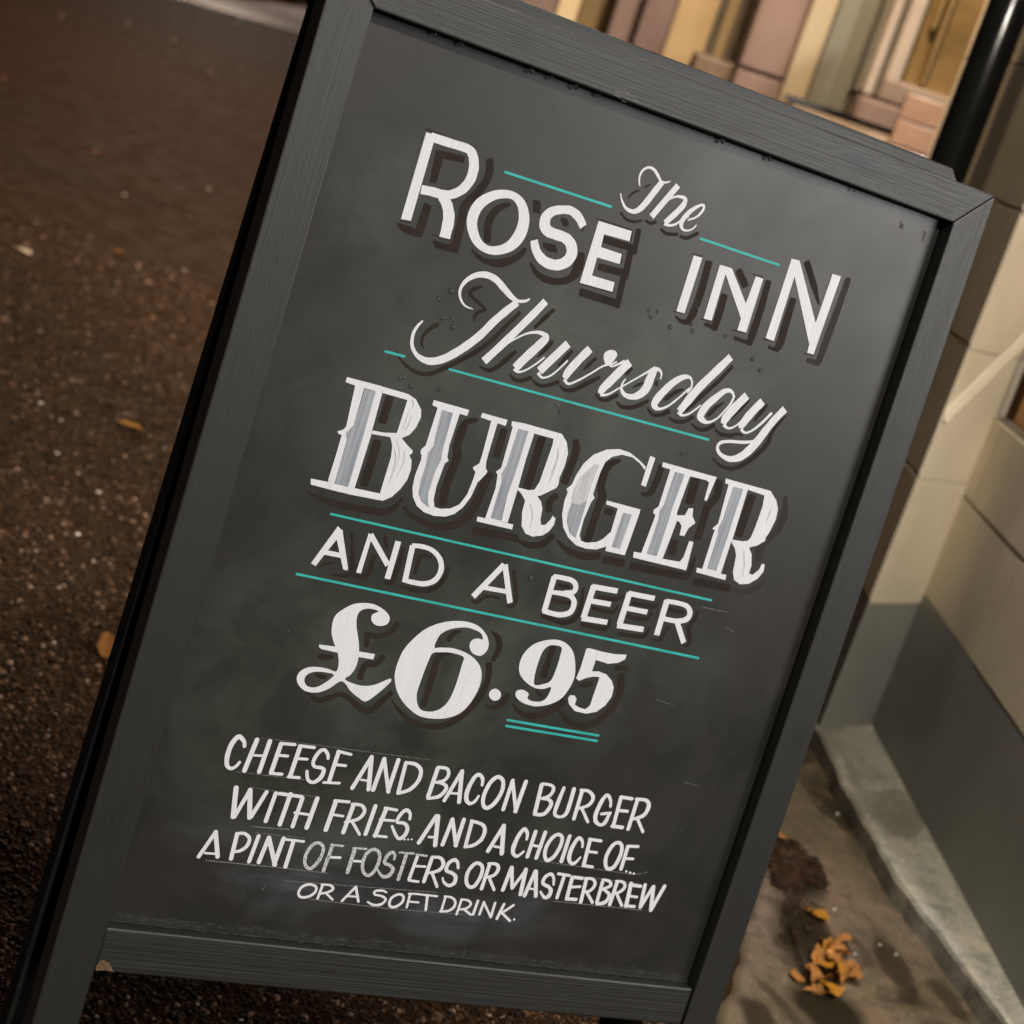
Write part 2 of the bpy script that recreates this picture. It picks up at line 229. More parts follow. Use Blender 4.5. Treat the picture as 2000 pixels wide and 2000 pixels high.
24 S d c 3.5,7.1,7.6,7.0,8.1,7.4,7.2,7.7 :41.1,275.4 32.4,281.2 30.4,291.5 32.1,302.3 35.4,307.8 34.8,319.8 34.6,333.4 34.6,348.3
25 S d c 2.1,5.3,6.6,7.0 :6.2,352.9 19.7,359.1 35.5,360.9 49.9,357.6
26 S d - 7.1,7.1 :55.6,359.9 75.1,359.4
27 S d - 5.6,5.6 :42.3,319.3 49.4,319.4
28 S d c 6.3,6.6,6.4,3.9,1.5 :81.5,270.9 81.6,281.7 79.6,294.1 75.1,297.9 70.3,297.2
29 S d - 8.6,8.6 :118.4,274.2 119.4,295.0
30 S d c 7.1,7.7,7.6,7.6,7.6,7.9 :142.1,270.9 143.7,284.5 138.2,295.0 138.1,302.0 138.5,311.2 138.7,323.4
31 S d - 7.8,7.8 :117.0,330.8 118.6,341.5
32 S d - 6.7,6.8 :82.9,360.1 141.0,358.4
32 S d c 3.4,6.6 :142.0,340.2 141.7,357.3
33 S d - 8.4,8.4 :179.0,276.5 178.1,312.1
34 S s c 3.5,7.7,7.7,6.8,6.9,6.3 :212.8,269.2 217.3,284.9 216.0,298.8 209.9,308.4 204.7,318.4 205.6,329.0
35 S d - 6.8,6.9 :149.1,360.7 186.6,359.9
36 S s c 3.4,6.0,5.9,1.9 :189.3,359.6 203.4,360.2 214.8,353.2 220.3,343.9
37 S d c 6.0,6.3,6.2 :-6.5,316.7 -11.0,323.1 -8.9,330.4
25 S d c 3.2,5.4,6.3,6.0 :-28.3,360.1 -16.6,362.1 -5.4,358.7 1.5,350.0
38 S d c 1.4,4.4,6.1,6.2,5.7,5.3,1.1 :-218.3,360.1 -201.9,363.8 -182.9,364.4 -166.4,363.7 -151.1,362.3 -143.7,357.0 -138.9,347.3
39 S d - 7.1,7.1 :-174.5,273.4 -174.4,293.0
40 S d - 7.2,7.2 :-173.9,309.1 -173.9,344.4
41 S d c 2.8,5.5,7.7,7.4,7.5,7.5,7.5,7.0 :-96.1,272.7 -104.4,276.6 -106.5,283.7 -106.5,297.6 -103.8,304.6 -104.5,315.5 -105.6,330.8 -103.7,345.5
38 S d c 1.4,4.1,5.7,6.4,7.5,8.2,7.7,7.5,7.0 :-136.4,354.8 -125.4,360.5 -111.6,364.0 -97.7,363.6 -85.6,357.7 -77.5,346.4 -74.7,333.7 -73.1,322.5 -71.2,312.2
42 S d - 6.5,6.5 :-70.7,275.2 -70.2,297.7
43 S d - 7.3,7.4 :-35.5,274.0 -35.1,315.6
25 S d - 6.4,6.4 :-70.3,360.7 -30.0,358.8
44 S d c 5.4,7.2,7.5,7.3 :-5.0,268.7 -1.7,276.6 -2.0,289.9 -3.0,304.6
""",
 'AND A BEER': """
0 P w - :-185.4,381.4 -179.9,384.7 -193.9,416.3 -198.2,414.8
0 P w - :-185.9,382.5 -180.8,383.6 -166.7,412.7 -167.1,414.7 -170.6,414.3 -184.4,389.7
0 S w - 3.9,3.9 :-192.9,404.0 -173.7,403.7
1 P w - :-158.5,381.5 -154.7,382.3 -154.8,414.6 -159.1,414.6
1 S w - 4.5,4.6 :-156.6,382.2 -134.5,403.5
1 S w - 5.2,5.2 :-131.8,382.7 -131.4,414.5
2 S w - 4.7,4.8 :-118.6,383.4 -116.1,412.3
2 S w c 3.8,3.8,3.7,4.3,4.8,4.9,4.4,4.0,3.6 :-119.3,383.7 -110.1,382.7 -100.4,384.0 -91.7,389.8 -88.0,398.4 -90.4,407.1 -98.2,412.0 -109.6,412.9 -118.4,412.5
3 S w - 5.3,5.3 :-34.1,382.5 -52.9,414.3
3 S w - 5.0,5.1 :-33.4,382.4 -18.2,413.0
3 S w - 3.9,3.9 :-47.3,405.0 -24.0,404.2
4 S d c 1.5,2.6,2.4 :-190.6,417.8 -187.5,413.5 -181.4,411.2
5 S d c 2.6,3.2,4.4,3.2,1.5 :-172.2,384.4 -166.5,400.9 -161.9,414.4 -166.0,418.5 -178.7,420.5
6 S d - 1.7,1.7 :-183.4,396.7 -181.9,398.9
7 S d - 2.6,2.6 :-144.0,381.7 -139.4,389.9
5 S d c 3.8,4.5,4.9,1.9 :-148.5,398.2 -148.2,410.6 -151.9,416.7 -160.5,417.9
8 S d c 3.2,4.1,4.8,2.4 :-125.1,388.0 -125.4,403.2 -126.5,416.0 -132.2,417.7
9 S d - 2.1,2.1 :-110.0,390.1 -99.5,389.5
9 S d - 3.4,3.4 :-109.5,390.0 -109.4,405.5
10 S d c 2.6,4.2,4.4,4.2,3.6,1.5 :-82.4,394.0 -82.3,403.3 -87.3,412.9 -97.3,418.2 -110.0,418.7 -119.7,417.3
11 S d c 1.5,3.4,3.0,2.6 :-53.3,417.0 -47.6,417.8 -41.1,412.0 -29.4,410.6
12 S d c 3.0,4.0,3.7,1.3 :-23.9,385.5 -13.8,407.6 -14.9,415.2 -20.3,415.6
13 S w - 5.2,5.2 :14.5,383.0 15.3,413.9
13 S w c 3.9,4.2,4.3,4.8,4.7,4.1 :13.4,383.2 23.0,382.8 32.0,383.3 36.9,386.9 36.6,392.6 27.4,395.2
13 S w c 3.8,4.2,4.3,5.2,5.2,4.5,4.1 :15.4,396.8 27.6,395.9 36.7,397.2 40.7,402.7 39.1,410.5 29.0,414.3 13.7,413.6
14 S w - 5.6,5.6 :53.8,383.5 53.7,412.8
14 S w - 4.7,4.7 :52.3,384.6 77.8,383.7
14 S w - 4.4,4.5 :52.8,396.9 75.4,396.2
14 S w - 4.7,4.7 :52.2,413.1 77.6,412.0
15 S w - 5.7,5.7 :89.8,382.5 89.9,411.8
15 S w - 4.5,4.5 :88.8,383.5 115.7,383.0
15 S w - 4.5,4.5 :89.6,396.5 112.8,396.0
15 S w - 4.7,4.8 :87.9,412.8 114.6,411.6
16 S w - 5.8,5.8 :128.3,382.0 129.2,414.1
16 S w c 4.1,4.1,4.2,5.2,5.5,4.5,4.1 :127.4,383.0 139.0,382.5 149.5,383.4 154.8,388.3 153.7,394.5 144.9,398.1 130.2,398.6
16 S w - 4.9,4.9 :145.2,399.0 158.5,415.8
17 S d - 3.5,3.5 :21.3,389.4 31.9,389.3
18 S d - 3.7,3.8 :20.4,403.2 36.4,402.9
19 S d c 2.2,3.2,4.5,5.3,4.9,4.2,3.7,2.2 :45.0,387.0 46.3,394.7 47.9,403.6 46.6,413.6 38.6,419.7 25.7,419.3 17.9,418.5 13.9,417.9
20 S d c 3.6,3.9,1.5 :60.4,392.0 79.6,390.5 85.1,385.8
21 S d c 3.3,4.2,1.8 :59.1,402.6 78.7,402.5 82.7,396.3
22 S d c 3.8,4.8,2.3 :53.9,418.0 77.1,417.7 80.0,409.0
23 S d c 3.6,4.0,1.3 :96.7,390.7 116.5,390.4 120.9,386.2
24 S d c 3.4,4.1,1.3 :95.3,403.2 113.0,402.5 118.3,395.3
25 S d c 3.7,4.4,1.6 :91.8,419.8 116.5,417.6 119.8,408.5
26 S d - 3.6,3.7 :133.6,389.7 148.0,389.3
27 S d c 1.4,4.6,4.3,3.9,3.0,1.8 :163.1,384.4 161.7,394.1 158.5,401.3 162.9,410.0 163.9,416.3 159.4,418.7
28 S d c 1.9,4.2,3.5,1.3 :127.8,418.2 134.3,417.6 136.5,408.3 140.3,404.7
""",
 'Price': """
0 P w c :-130.7,442.1 -135.1,441.1 -140.6,441.5 -145.5,444.1 -147.2,448.8 -145.7,456.1 -142.0,464.2 -138.3,472.3 -135.7,481.6 -135.4,490.4 -137.8,497.4 -141.5,501.9 -133.3,504.3 -124.0,504.7 -114.5,502.0 -103.6,495.0 -102.1,497.8 -109.1,507.9 -117.8,517.0 -125.3,515.1 -133.5,511.0 -143.6,504.1 -152.5,512.0 -161.1,516.8 -171.0,517.4 -178.3,513.7 -181.8,508.4 -181.1,502.8 -175.8,498.1 -167.5,496.1 -158.6,496.1 -151.0,497.0 -150.6,490.9 -153.7,482.7 -158.6,476.0 -163.6,468.2 -165.9,460.0 -165.5,452.3 -160.7,446.0 -153.5,440.3 -145.3,437.6 -136.4,437.0 -128.9,438.8 -122.8,441.8 -119.2,445.7 -119.7,450.4 -124.3,453.2 -130.0,453.2 -134.2,450.2 -135.0,445.6/-151.8,500.4 -159.8,499.3 -168.5,500.4 -174.1,503.8 -175.0,508.8 -171.3,512.9 -164.6,513.0 -158.1,508.6
0 P w - :-171.5,477.8 -157.2,477.0 -137.3,477.3 -122.5,477.1 -122.7,481.7 -137.0,481.9 -154.6,481.6 -168.8,481.1 -171.5,479.6
1 P w c :-57.0,436.3 -47.5,436.0 -38.3,438.2 -30.4,443.5 -25.8,450.5 -25.8,457.3 -30.3,461.9 -38.0,460.7 -42.5,455.3 -41.6,450.0 -36.9,447.8 -32.6,447.8 -35.4,443.3 -42.1,441.2 -50.7,440.7 -60.7,443.3 -67.8,447.1 -72.0,452.3 -73.0,462.0 -67.8,461.4 -56.3,460.0 -43.7,461.7 -32.4,466.4 -24.9,474.2 -22.1,486.2 -24.7,500.3 -30.7,511.6 -40.6,518.4 -53.9,521.7 -68.4,521.3 -82.4,514.6 -92.2,506.1 -98.4,496.1 -100.9,486.5 -99.8,471.9 -95.9,462.3 -87.9,450.8 -78.5,443.5 -68.1,438.8/-72.9,467.5 -66.5,465.3 -56.2,464.0 -44.9,465.5 -43.9,471.9 -44.0,493.4 -46.2,505.1 -50.1,511.4 -57.1,515.8 -66.4,516.4 -71.8,512.8 -75.3,505.5 -76.1,497.8 -74.8,476.3
2 P w c :-7.4,487.1 -3.1,488.0 -0.2,491.2 -0.6,495.1 -4.0,497.3 -8.3,496.4 -11.2,493.1 -10.8,489.3
3 S d c 4.7,5.3,4.7,4.7,1.9 :-110.8,448.5 -114.3,455.7 -121.7,461.3 -131.7,462.3 -137.3,461.1
3 S d - 4.4,4.4 :-134.1,462.7 -131.6,471.9
4 S d c 3.8,5.4,3.9 :-169.4,487.2 -163.6,487.2 -157.6,485.6
5 S d c 5.2,5.8,5.8,5.8,5.0 :-114.7,477.9 -118.9,484.7 -126.9,486.7 -129.0,492.6 -128.6,499.3
6 S d c 2.1,4.2,2.1 :-166.7,502.5 -162.0,503.3 -157.5,503.3
7 S d c 1.2,4.7,5.0,3.9,4.7,5.2,5.1,5.9,4.3 :-168.2,518.6 -159.2,523.1 -149.1,519.2 -141.4,514.8 -131.3,518.1 -120.3,523.7 -112.0,524.5 -105.3,516.2 -98.1,506.0
8 S d c 1.8,5.0,5.1 :-53.3,444.6 -59.8,447.8 -62.8,454.2
9 S d c 1.3,5.0,6.0,4.4 :-26.8,439.6 -19.6,443.7 -15.1,451.4 -17.2,463.7
10 S d c 1.4,5.8,6.2,5.9 :-56.5,464.9 -66.4,469.4 -66.8,486.1 -66.9,512.2
9 S d c 5.7,5.6,6.2,6.2,6.1,5.2,4.7,3.1,0.8 :-19.8,467.0 -16.4,479.5 -17.6,492.3 -23.7,507.0 -35.9,521.6 -51.7,528.5 -69.8,528.0 -85.2,520.7 -96.1,512.4
11 S d c 1.1,4.2,5.5,5.3 :-11.9,502.7 -2.8,503.3 3.1,498.8 6.4,490.2
12 P w c :35.3,435.6 46.0,437.4 54.7,443.9 60.4,454.5 63.1,465.6 61.1,476.5 56.6,485.4 48.4,491.5 37.1,495.5 27.1,495.6 18.8,493.6 13.5,489.8 13.4,485.2 19.2,483.7 25.0,486.1 25.1,489.8 29.5,491.8 38.1,490.9 42.9,486.6 44.1,477.1 36.8,479.8 27.9,479.9 17.7,475.9 10.8,470.2 7.9,462.6 8.7,453.3 14.3,444.3 23.7,438.6/33.3,440.8 41.6,441.1 43.1,447.1 43.3,462.1 41.5,471.7 35.3,475.7 28.1,477.5 25.5,471.0 24.7,459.7 25.7,448.0 28.9,442.8
13 P w - :67.8,437.1 81.1,437.9 94.1,437.9 106.1,436.3 106.3,440.4 100.6,444.7 91.0,447.3 78.1,446.1 78.0,456.6 84.7,455.4 93.1,456.9 100.1,461.5 103.9,466.8 104.9,474.9 101.5,483.7 94.8,490.8 85.5,494.1 73.7,493.7 66.0,488.5 63.4,483.7 64.5,480.6 69.0,480.4 71.8,482.9 71.7,488.1 77.6,490.1 83.5,490.3 86.6,486.2 86.7,475.6 87.1,460.3 81.4,460.7 74.5,463.1 68.7,466.8 64.9,465.3 66.0,455.8 65.7,438.4
14 S d - 6.3,6.3 :34.1,442.4 33.6,469.0
15 S d - 2.4,2.4 :31.4,482.7 37.8,485.7
16 S d c 1.3,3.7,5.7,6.4,7.6,6.7 :13.5,497.1 20.7,502.8 32.8,504.9 44.3,501.5 54.4,494.0 60.4,487.1
16 S d c 1.3,4.4,5.5,6.3,6.6,6.7,6.8,6.1 :58.5,495.4 69.2,503.0 81.8,505.7 93.8,502.5 103.8,493.8 110.2,482.3 111.8,470.2 107.4,454.4
17 S d - 4.9,4.9 :100.3,449.5 111.4,448.0
18 S d c 1.7,6.1,4.2 :70.6,471.1 76.0,469.2 81.7,466.9
""",
 'Offer': """
0 S w cr 2.9,3.2,4.0,4.2,4.1,3.7,2.9,2.7,2.5 :-208.0,570.3 -209.7,566.3 -214.9,563.3 -218.6,569.3 -219.6,578.7 -218.0,587.1 -214.1,590.1 -210.3,588.1 -208.1,584.0
1 S w r 4.0,4.0 :-199.3,563.5 -202.1,590.0
1 S w r 3.8,3.8 :-188.4,563.1 -189.7,589.2
1 S w r 1.9,2.0 :-198.5,576.5 -188.9,575.6
2 S w r 3.8,3.8 :-178.5,563.7 -179.6,587.9
2 S w r 2.6,2.6 :-178.7,563.3 -166.7,562.5
2 S w r 2.4,2.4 :-178.4,573.4 -170.0,572.8
2 S w r 2.6,2.6 :-180.1,589.1 -170.3,588.5
3 S w r 3.9,3.9 :-161.9,563.7 -162.9,588.5
3 S w r 2.6,2.6 :-162.7,562.8 -149.8,562.3
3 S w r 2.4,2.4 :-161.7,573.6 -152.9,572.9
3 S w r 2.6,2.6 :-164.3,589.8 -154.9,589.2
4 S w cr 2.6,2.9,3.0,3.5,3.2,2.7,2.9,3.6,4.0,2.9,2.9,2.6 :-135.4,569.5 -136.9,565.9 -141.0,562.9 -144.9,565.8 -147.1,573.9 -144.7,578.0 -138.8,578.2 -135.8,580.4 -137.1,587.1 -142.1,591.4 -147.2,589.5 -150.0,582.9
5 S w r 3.7,3.7 :-128.1,562.8 -128.6,588.1
5 S w r 2.4,2.4 :-128.9,562.2 -116.9,563.2
5 S w r 2.4,2.4 :-128.7,573.7 -118.5,573.3
5 S w r 2.2,2.2 :-133.0,590.1 -119.2,588.7
6 S w r 3.6,3.6 :-98.4,562.7 -106.9,591.1
6 S w r 3.9,3.9 :-98.4,562.7 -92.3,590.1
6 S w r 1.8,1.8 :-101.5,583.1 -94.6,583.0
7 S w r 3.8,3.8 :-86.8,562.6 -88.2,590.0
7 S w r 3.3,3.4 :-86.8,562.6 -74.2,589.7
7 S w r 3.8,3.8 :-74.1,561.6 -74.8,589.0
8 S w r 3.6,3.6 :-66.6,562.9 -65.3,589.0
8 S w cr 2.7,3.2,3.6,3.7,3.5,2.6 :-66.9,562.7 -57.3,562.9 -51.1,567.6 -50.7,576.5 -56.0,585.1 -65.5,589.9
9 S w r 4.3,4.3 :-204.7,605.4 -200.1,629.4
9 S w r 3.4,3.4 :-199.0,629.3 -192.8,605.8
9 S w r 4.1,4.1 :-192.7,605.5 -186.4,628.1
9 S w r 3.5,3.5 :-185.3,627.4 -178.6,605.2
10 S w r 3.6,3.6 :-170.6,605.1 -172.0,629.4
11 S w r 3.9,3.9 :-158.0,604.1 -159.4,630.5
11 S w r 2.8,2.8 :-167.6,604.9 -147.6,604.8
11 S w r 3.7,3.7 :-147.0,605.9 -148.0,630.7
11 S w r 3.9,4.0 :-134.3,604.4 -135.8,630.0
11 S w r 2.2,2.2 :-149.8,618.9 -136.4,618.9
12 S w r 4.0,4.0 :-117.5,605.0 -118.7,629.7
12 S w r 2.5,2.5 :-118.7,604.0 -105.9,603.3
12 S w r 2.2,2.2 :-117.9,616.0 -107.4,616.1
13 S w r 3.8,3.8 :-101.3,606.1 -102.9,629.8
13 S w cr 2.7,2.7,3.3,3.2,2.1 :-102.6,604.8 -94.1,604.7 -89.9,609.6 -93.5,616.7 -104.2,620.9
13 S w r 2.5,2.5 :-98.0,619.6 -88.2,629.7
14 S w r 3.8,3.8 :-81.8,603.7 -82.9,628.6
15 S w r 3.9,3.9 :-71.5,604.5 -73.9,628.9
15 S w r 2.5,2.5 :-72.8,604.0 -61.8,604.3
15 S w r 2.3,2.3 :-74.0,614.5 -61.3,613.9
15 S w r 2.3,2.3 :-75.3,628.9 -63.5,628.7
16 S w cr 2.6,2.8,3.3,3.5,2.8,2.8,3.5,3.8,2.8,2.4 :-47.6,610.4 -48.9,605.6 -53.2,603.1 -57.1,607.5 -58.3,614.4 -51.4,614.8 -47.2,618.6 -47.8,625.4 -53.0,628.4 -61.6,618.8
17 S w r 1.6,1.6 :-46.8,628.6 -46.5,628.8
18 S w r 1.6,1.6 :-43.6,628.2 -43.3,628.4
19 S w r 1.6,1.6 :-40.3,627.7 -40.0,627.8
20 S w r 3.4,3.4 :-210.7,644.1 -218.6,666.3
20 S w r 3.8,3.8 :-210.7,644.1 -203.1,664.3
20 S w r 2.0,2.0 :-214.3,662.7 -204.3,662.1
21 S w r 3.6,3.6 :-192.5,643.9 -191.5,664.6
21 S w cr 2.7,2.7,3.1,3.3,2.8,2.0 :-193.2,643.1 -186.6,642.2 -181.3,645.7 -181.6,652.4 -186.5,657.3 -192.2,658.5
22 S w r 3.4,3.4 :-174.2,642.8 -175.8,665.1
23 S w r 3.7,3.7 :-165.2,643.0 -167.5,664.6
23 S w r 3.8,3.8 :-165.2,643.0 -153.2,665.0
23 S w r 3.7,3.7 :-152.6,642.1 -153.9,664.8
23 S w r 3.7,3.7 :-143.5,643.5 -143.8,665.5
23 S w r 2.2,2.2 :-152.1,642.5 -134.7,642.2
24 S v crz 2.7,2.8,3.1,3.2,2.8,2.8,3.1,3.1 :-121.2,641.7 -116.4,645.0 -115.6,652.9 -119.4,662.3 -124.1,664.5 -128.1,660.2 -129.3,652.4 -126.3,644.3
25 S v r 3.3,3.3 :-108.8,643.1 -110.0,665.0
25 S v r 1.8,1.8 :-109.9,641.7 -99.2,641.6
26 S w r 2.3,2.3 :-109.9,652.8 -98.8,651.9
27 S v r 3.6,3.6 :-88.3,643.4 -88.4,663.4
27 S v r 1.8,1.8 :-89.9,642.1 -78.1,641.4
28 S w r 2.1,2.1 :-87.8,653.4 -78.6,652.7
29 S v crz 2.7,2.9,3.2,3.3,2.8,2.9,3.1,3.2 :-70.3,640.8 -65.2,644.1 -63.4,652.0 -66.0,661.8 -71.0,664.0 -76.0,659.3 -77.7,650.3 -75.4,643.4
30 S v cr 2.2,2.4,2.9,3.3,2.8,2.8,3.3,3.8,2.8,1.7 :-50.4,647.1 -51.0,643.4 -54.4,641.3 -57.8,645.7 -58.1,651.3 -52.7,652.9 -48.7,656.1 -50.5,661.7 -55.9,663.5 -62.0,658.5
31 S v r 3.2,3.2 :-40.7,641.9 -41.1,664.1
31 S v r 1.8,1.9 :-47.4,640.7 -34.4,639.9
32 S w r 3.2,3.2 :-30.2,642.2 -31.3,662.9
33 S v r 1.8,1.8 :-31.4,640.4 -21.7,640.4
32 S w r 2.1,2.1 :-30.8,650.8 -20.1,650.0
32 S w r 2.3,2.3 :-31.0,664.0 -22.1,664.1
34 S w r 3.5,3.5 :-16.4,641.1 -17.0,663.2
35 S w crz 2.1,2.1,2.5,2.4,2.2,2.2,2.4,2.5 :-117.3,678.2 -112.2,679.6 -111.5,684.3 -116.1,688.8 -122.4,690.0 -125.6,687.2 -125.0,682.3 -121.6,679.2
36 S w r 2.4,2.4 :-106.8,677.8 -107.6,689.4
36 S w cr 1.8,2.0,2.4,2.2,1.9 :-107.9,677.0 -100.1,676.8 -96.7,679.4 -99.7,682.7 -106.8,685.2
36 S w r 1.9,1.9 :-101.6,684.1 -94.2,689.0
37 S w r 2.3,2.3 :-77.1,675.4 -85.5,689.1
37 S w r 2.4,2.4 :-77.1,675.4 -70.8,687.9
37 S w r 1.7,1.7 :-82.7,684.4 -73.2,683.9
38 S w cr 1.5,2.1,2.3,1.9,2.0,2.1,2.5,2.1,1.5 :-48.0,677.0 -52.2,675.9 -58.5,677.1 -58.0,680.1 -51.6,680.7 -46.9,683.1 -49.3,687.8 -56.0,689.4 -62.4,687.3
39 S w crz 2.2,2.2,2.6,2.5,2.2,2.4,2.5 :-36.1,677.3 -31.4,678.9 -31.2,684.2 -35.8,688.7 -40.3,689.0 -42.4,686.1 -41.7,681.0
40 S w r 2.2,2.2 :-26.0,676.3 -25.4,688.0
40 S w r 1.8,1.8 :-27.2,675.7 -17.4,674.9
40 S w r 1.8,1.8 :-26.1,682.7 -15.9,682.4
40 S w r 2.4,2.4 :-9.8,674.9 -7.1,688.3
40 S w r 1.7,1.8 :-18.0,675.1 -0.5,674.9
41 S k - 0.5,0.5 :-208.5,592.2 -138.5,590.1
42 S k - 0.4,0.4 :-196.4,561.4 -43.5,557.1
43 S k - 0.5,0.5 :-192.7,603.3 -136.7,603.2
44 S k - 0.8,0.8 :-183.0,635.7 -150.1,633.7
45 S k - 0.9,0.9 :-211.6,668.8 -160.1,667.4
45 S k - 0.7,0.7 :-160.1,667.4 -105.6,666.7
46 S k - 0.6,0.6 :-141.2,677.9 -2.0,671.6
47 S k - 0.7,0.7 :-115.4,691.1 -41.0,691.2
47 S k - 0.6,0.6 :-41.0,691.2 29.6,688.5
48 S k - 0.4,0.4 :-178.3,640.3 -134.7,639.3
49 S w r 3.9,3.9 :-36.7,563.2 -37.4,588.6
49 S w cr 2.7,2.8,3.2,3.0,2.4 :-36.7,562.3 -28.5,562.2 -25.2,566.7 -27.3,572.5 -34.5,575.5
49 S w cr 2.2,2.8,3.7,3.5,2.4 :-34.2,575.2 -26.1,576.1 -23.3,579.6 -27.4,586.9 -37.2,590.4
50 S w r 3.5,3.5 :-13.8,562.4 -21.6,589.8
50 S w r 3.8,3.9 :-13.8,562.4 -7.7,589.3
50 S w r 2.1,2.1 :-19.0,582.9 -9.7,582.1
51 S w cr 2.7,3.2,3.3,3.8,4.3,3.9,3.0,2.8,2.3 :8.7,571.5 7.2,565.8 2.5,563.0 -1.1,567.1 -3.2,578.6 -1.5,586.5 2.9,589.3 6.7,586.7 8.6,581.8
52 S w crz 3.3,3.6,3.9,3.9,3.6,3.5,3.8,3.9,3.9 :22.9,562.3 27.5,566.1 28.9,575.3 25.3,586.2 19.6,591.0 15.1,587.8 13.4,579.9 15.2,569.3 18.9,563.6
53 S w r 3.8,3.8 :35.9,563.5 35.6,589.9
53 S w r 3.3,3.4 :35.9,563.5 48.2,590.2
53 S w r 3.9,3.9 :48.7,562.7 47.6,589.9
54 S w r 3.9,3.9 :64.7,563.2 66.9,589.5
54 S w cr 2.5,2.6,3.6,3.2,2.5 :65.1,562.0 74.5,562.3 77.6,566.1 75.3,571.9 68.9,575.2
54 S w cr 2.3,3.1,4.0,3.7,2.7 :68.9,575.2 76.4,575.3 79.8,579.8 75.9,588.5 66.8,590.3
55 S w cr 3.4,4.2,3.3,2.4,3.8,4.2,3.9 :87.1,563.0 85.8,579.0 86.5,587.3 92.3,589.1 97.2,585.5 97.8,576.1 97.2,562.4
56 S w r 3.7,3.7 :105.8,563.5 106.5,588.7
56 S w cr 2.6,2.9,3.6,3.5,2.3 :104.2,562.2 112.4,562.2 118.7,567.1 116.8,574.4 107.3,579.3
56 S w r 2.8,2.8 :111.6,579.2 121.2,589.7
57 S w cr 2.6,2.9,3.2,4.1,4.3,3.9,2.8,3.9,3.3 :138.8,572.7 136.8,566.9 131.9,563.0 128.6,568.3 126.7,580.5 128.4,587.5 134.1,590.8 138.4,588.3 140.0,580.4
57 S w r 2.8,2.8 :132.1,580.7 140.8,578.7
58 S w r 3.8,3.8 :146.4,563.7 148.0,589.7
58 S w r 3.1,3.1 :146.0,562.7 157.9,562.7
58 S w r 2.9,2.9 :146.8,575.2 157.4,574.7
58 S w r 3.4,3.4 :146.8,590.3 157.6,590.1
59 S w r 3.9,3.9 :163.8,563.3 164.0,590.6
59 S w cr 2.9,3.2,4.4,3.9,2.7 :162.4,562.3 173.0,562.2 177.3,567.2 175.3,575.9 166.2,580.8
59 S w r 2.9,2.9 :170.4,580.5 179.9,591.2
60 S w r 3.8,3.8 :-24.5,604.6 -32.8,629.7
60 S w r 4.1,4.1 :-22.8,604.6 -17.2,630.0
60 S w r 2.1,2.1 :-25.4,623.6 -19.4,623.2
61 S w r 3.8,3.8 :-8.7,605.4 -10.6,628.6
61 S w r 3.5,3.5 :-8.7,605.4 2.2,627.8
61 S w r 3.8,3.8 :1.9,604.2 1.7,627.5
62 S w r 3.5,3.5 :10.0,605.2 11.1,627.2
62 S w cr 2.7,3.0,3.7,3.9,3.3,2.5 :9.1,604.2 20.5,606.1 24.7,611.2 24.0,619.3 18.4,625.3 10.6,628.0
63 S w r 3.9,3.9 :41.0,604.5 33.7,628.7
63 S w r 4.2,4.2 :41.0,604.5 47.5,629.1
63 S w r 2.1,2.1 :38.3,623.9 45.8,624.1
64 S w cr 2.5,3.1,3.6,4.0,4.4,3.4,3.0,2.1 :67.1,613.4 65.9,608.0 61.5,604.8 58.1,611.7 56.9,622.1 58.6,627.9 63.3,629.7 68.0,624.8
65 S w r 3.7,3.7 :73.3,605.6 73.1,628.9
65 S w r 3.7,3.7 :82.9,605.0 82.1,628.9
65 S w r 2.3,2.4 :73.5,618.1 83.6,618.3
66 S w crz 3.1,3.4,3.8,3.8,3.5,3.4,3.7,3.8 :96.0,605.0 101.1,607.5 101.9,615.3 99.1,625.1 94.2,629.8 90.0,626.5 88.4,618.3 91.2,609.2
67 S w r 3.7,3.8 :107.9,605.3 107.8,628.8
68 S w cr 2.3,2.8,3.5,4.1,4.2,3.1,3.2,1.9 :123.9,613.1 122.1,608.0 117.3,605.7 114.2,613.7 113.9,623.4 117.1,628.9 121.5,628.9 125.3,622.9
69 S w r 3.8,3.8 :129.3,605.8 131.1,629.5
69 S w r 2.9,2.9 :128.4,605.2 140.7,605.3
69 S w r 2.4,2.4 :129.4,616.6 140.1,616.4
69 S w r 2.7,2.7 :130.6,630.1 140.4,630.1
70 S w crz 3.2,3.5,3.9,4.0,3.4,3.5,3.9,3.9 :158.2,604.5 163.3,607.2 164.9,615.6 162.5,626.8 157.5,629.9 153.3,627.0 151.0,618.7 153.4,608.5
71 S w r 3.6,3.6 :169.6,607.0 170.1,628.3
71 S w r 2.7,2.7 :169.0,606.5 180.1,605.5
71 S w r 2.5,2.5 :169.2,618.3 179.0,617.5
72 S w r 2.0,2.0 :176.1,629.8 176.4,630.0
73 S w r 2.1,2.1 :180.5,630.6 180.9,630.8
74 S w r 2.1,2.1 :184.6,631.0 185.0,631.2
34 S w cr 2.6,2.8,3.7,3.4,2.2 :-16.0,640.8 -8.7,640.6 -4.1,645.6 -6.4,651.6 -14.7,655.2
34 S w r 2.7,2.7 :-11.8,655.1 -3.4,666.3
75 S w cr 2.6,2.9,3.4,3.6,3.2,3.0,3.5,3.9,3.1,2.2,1.6 :10.8,647.3 8.6,642.6 4.9,640.7 0.7,644.1 0.4,650.7 6.4,652.6 10.8,655.3 11.5,661.2 7.1,664.1 1.5,661.5 -0.8,657.9
76 S w crz 3.0,3.2,3.6,3.7,3.1,3.3,3.6,3.7 :27.6,640.7 33.1,643.5 34.5,651.5 31.7,661.1 27.0,662.9 22.7,658.9 21.0,650.8 23.6,643.6
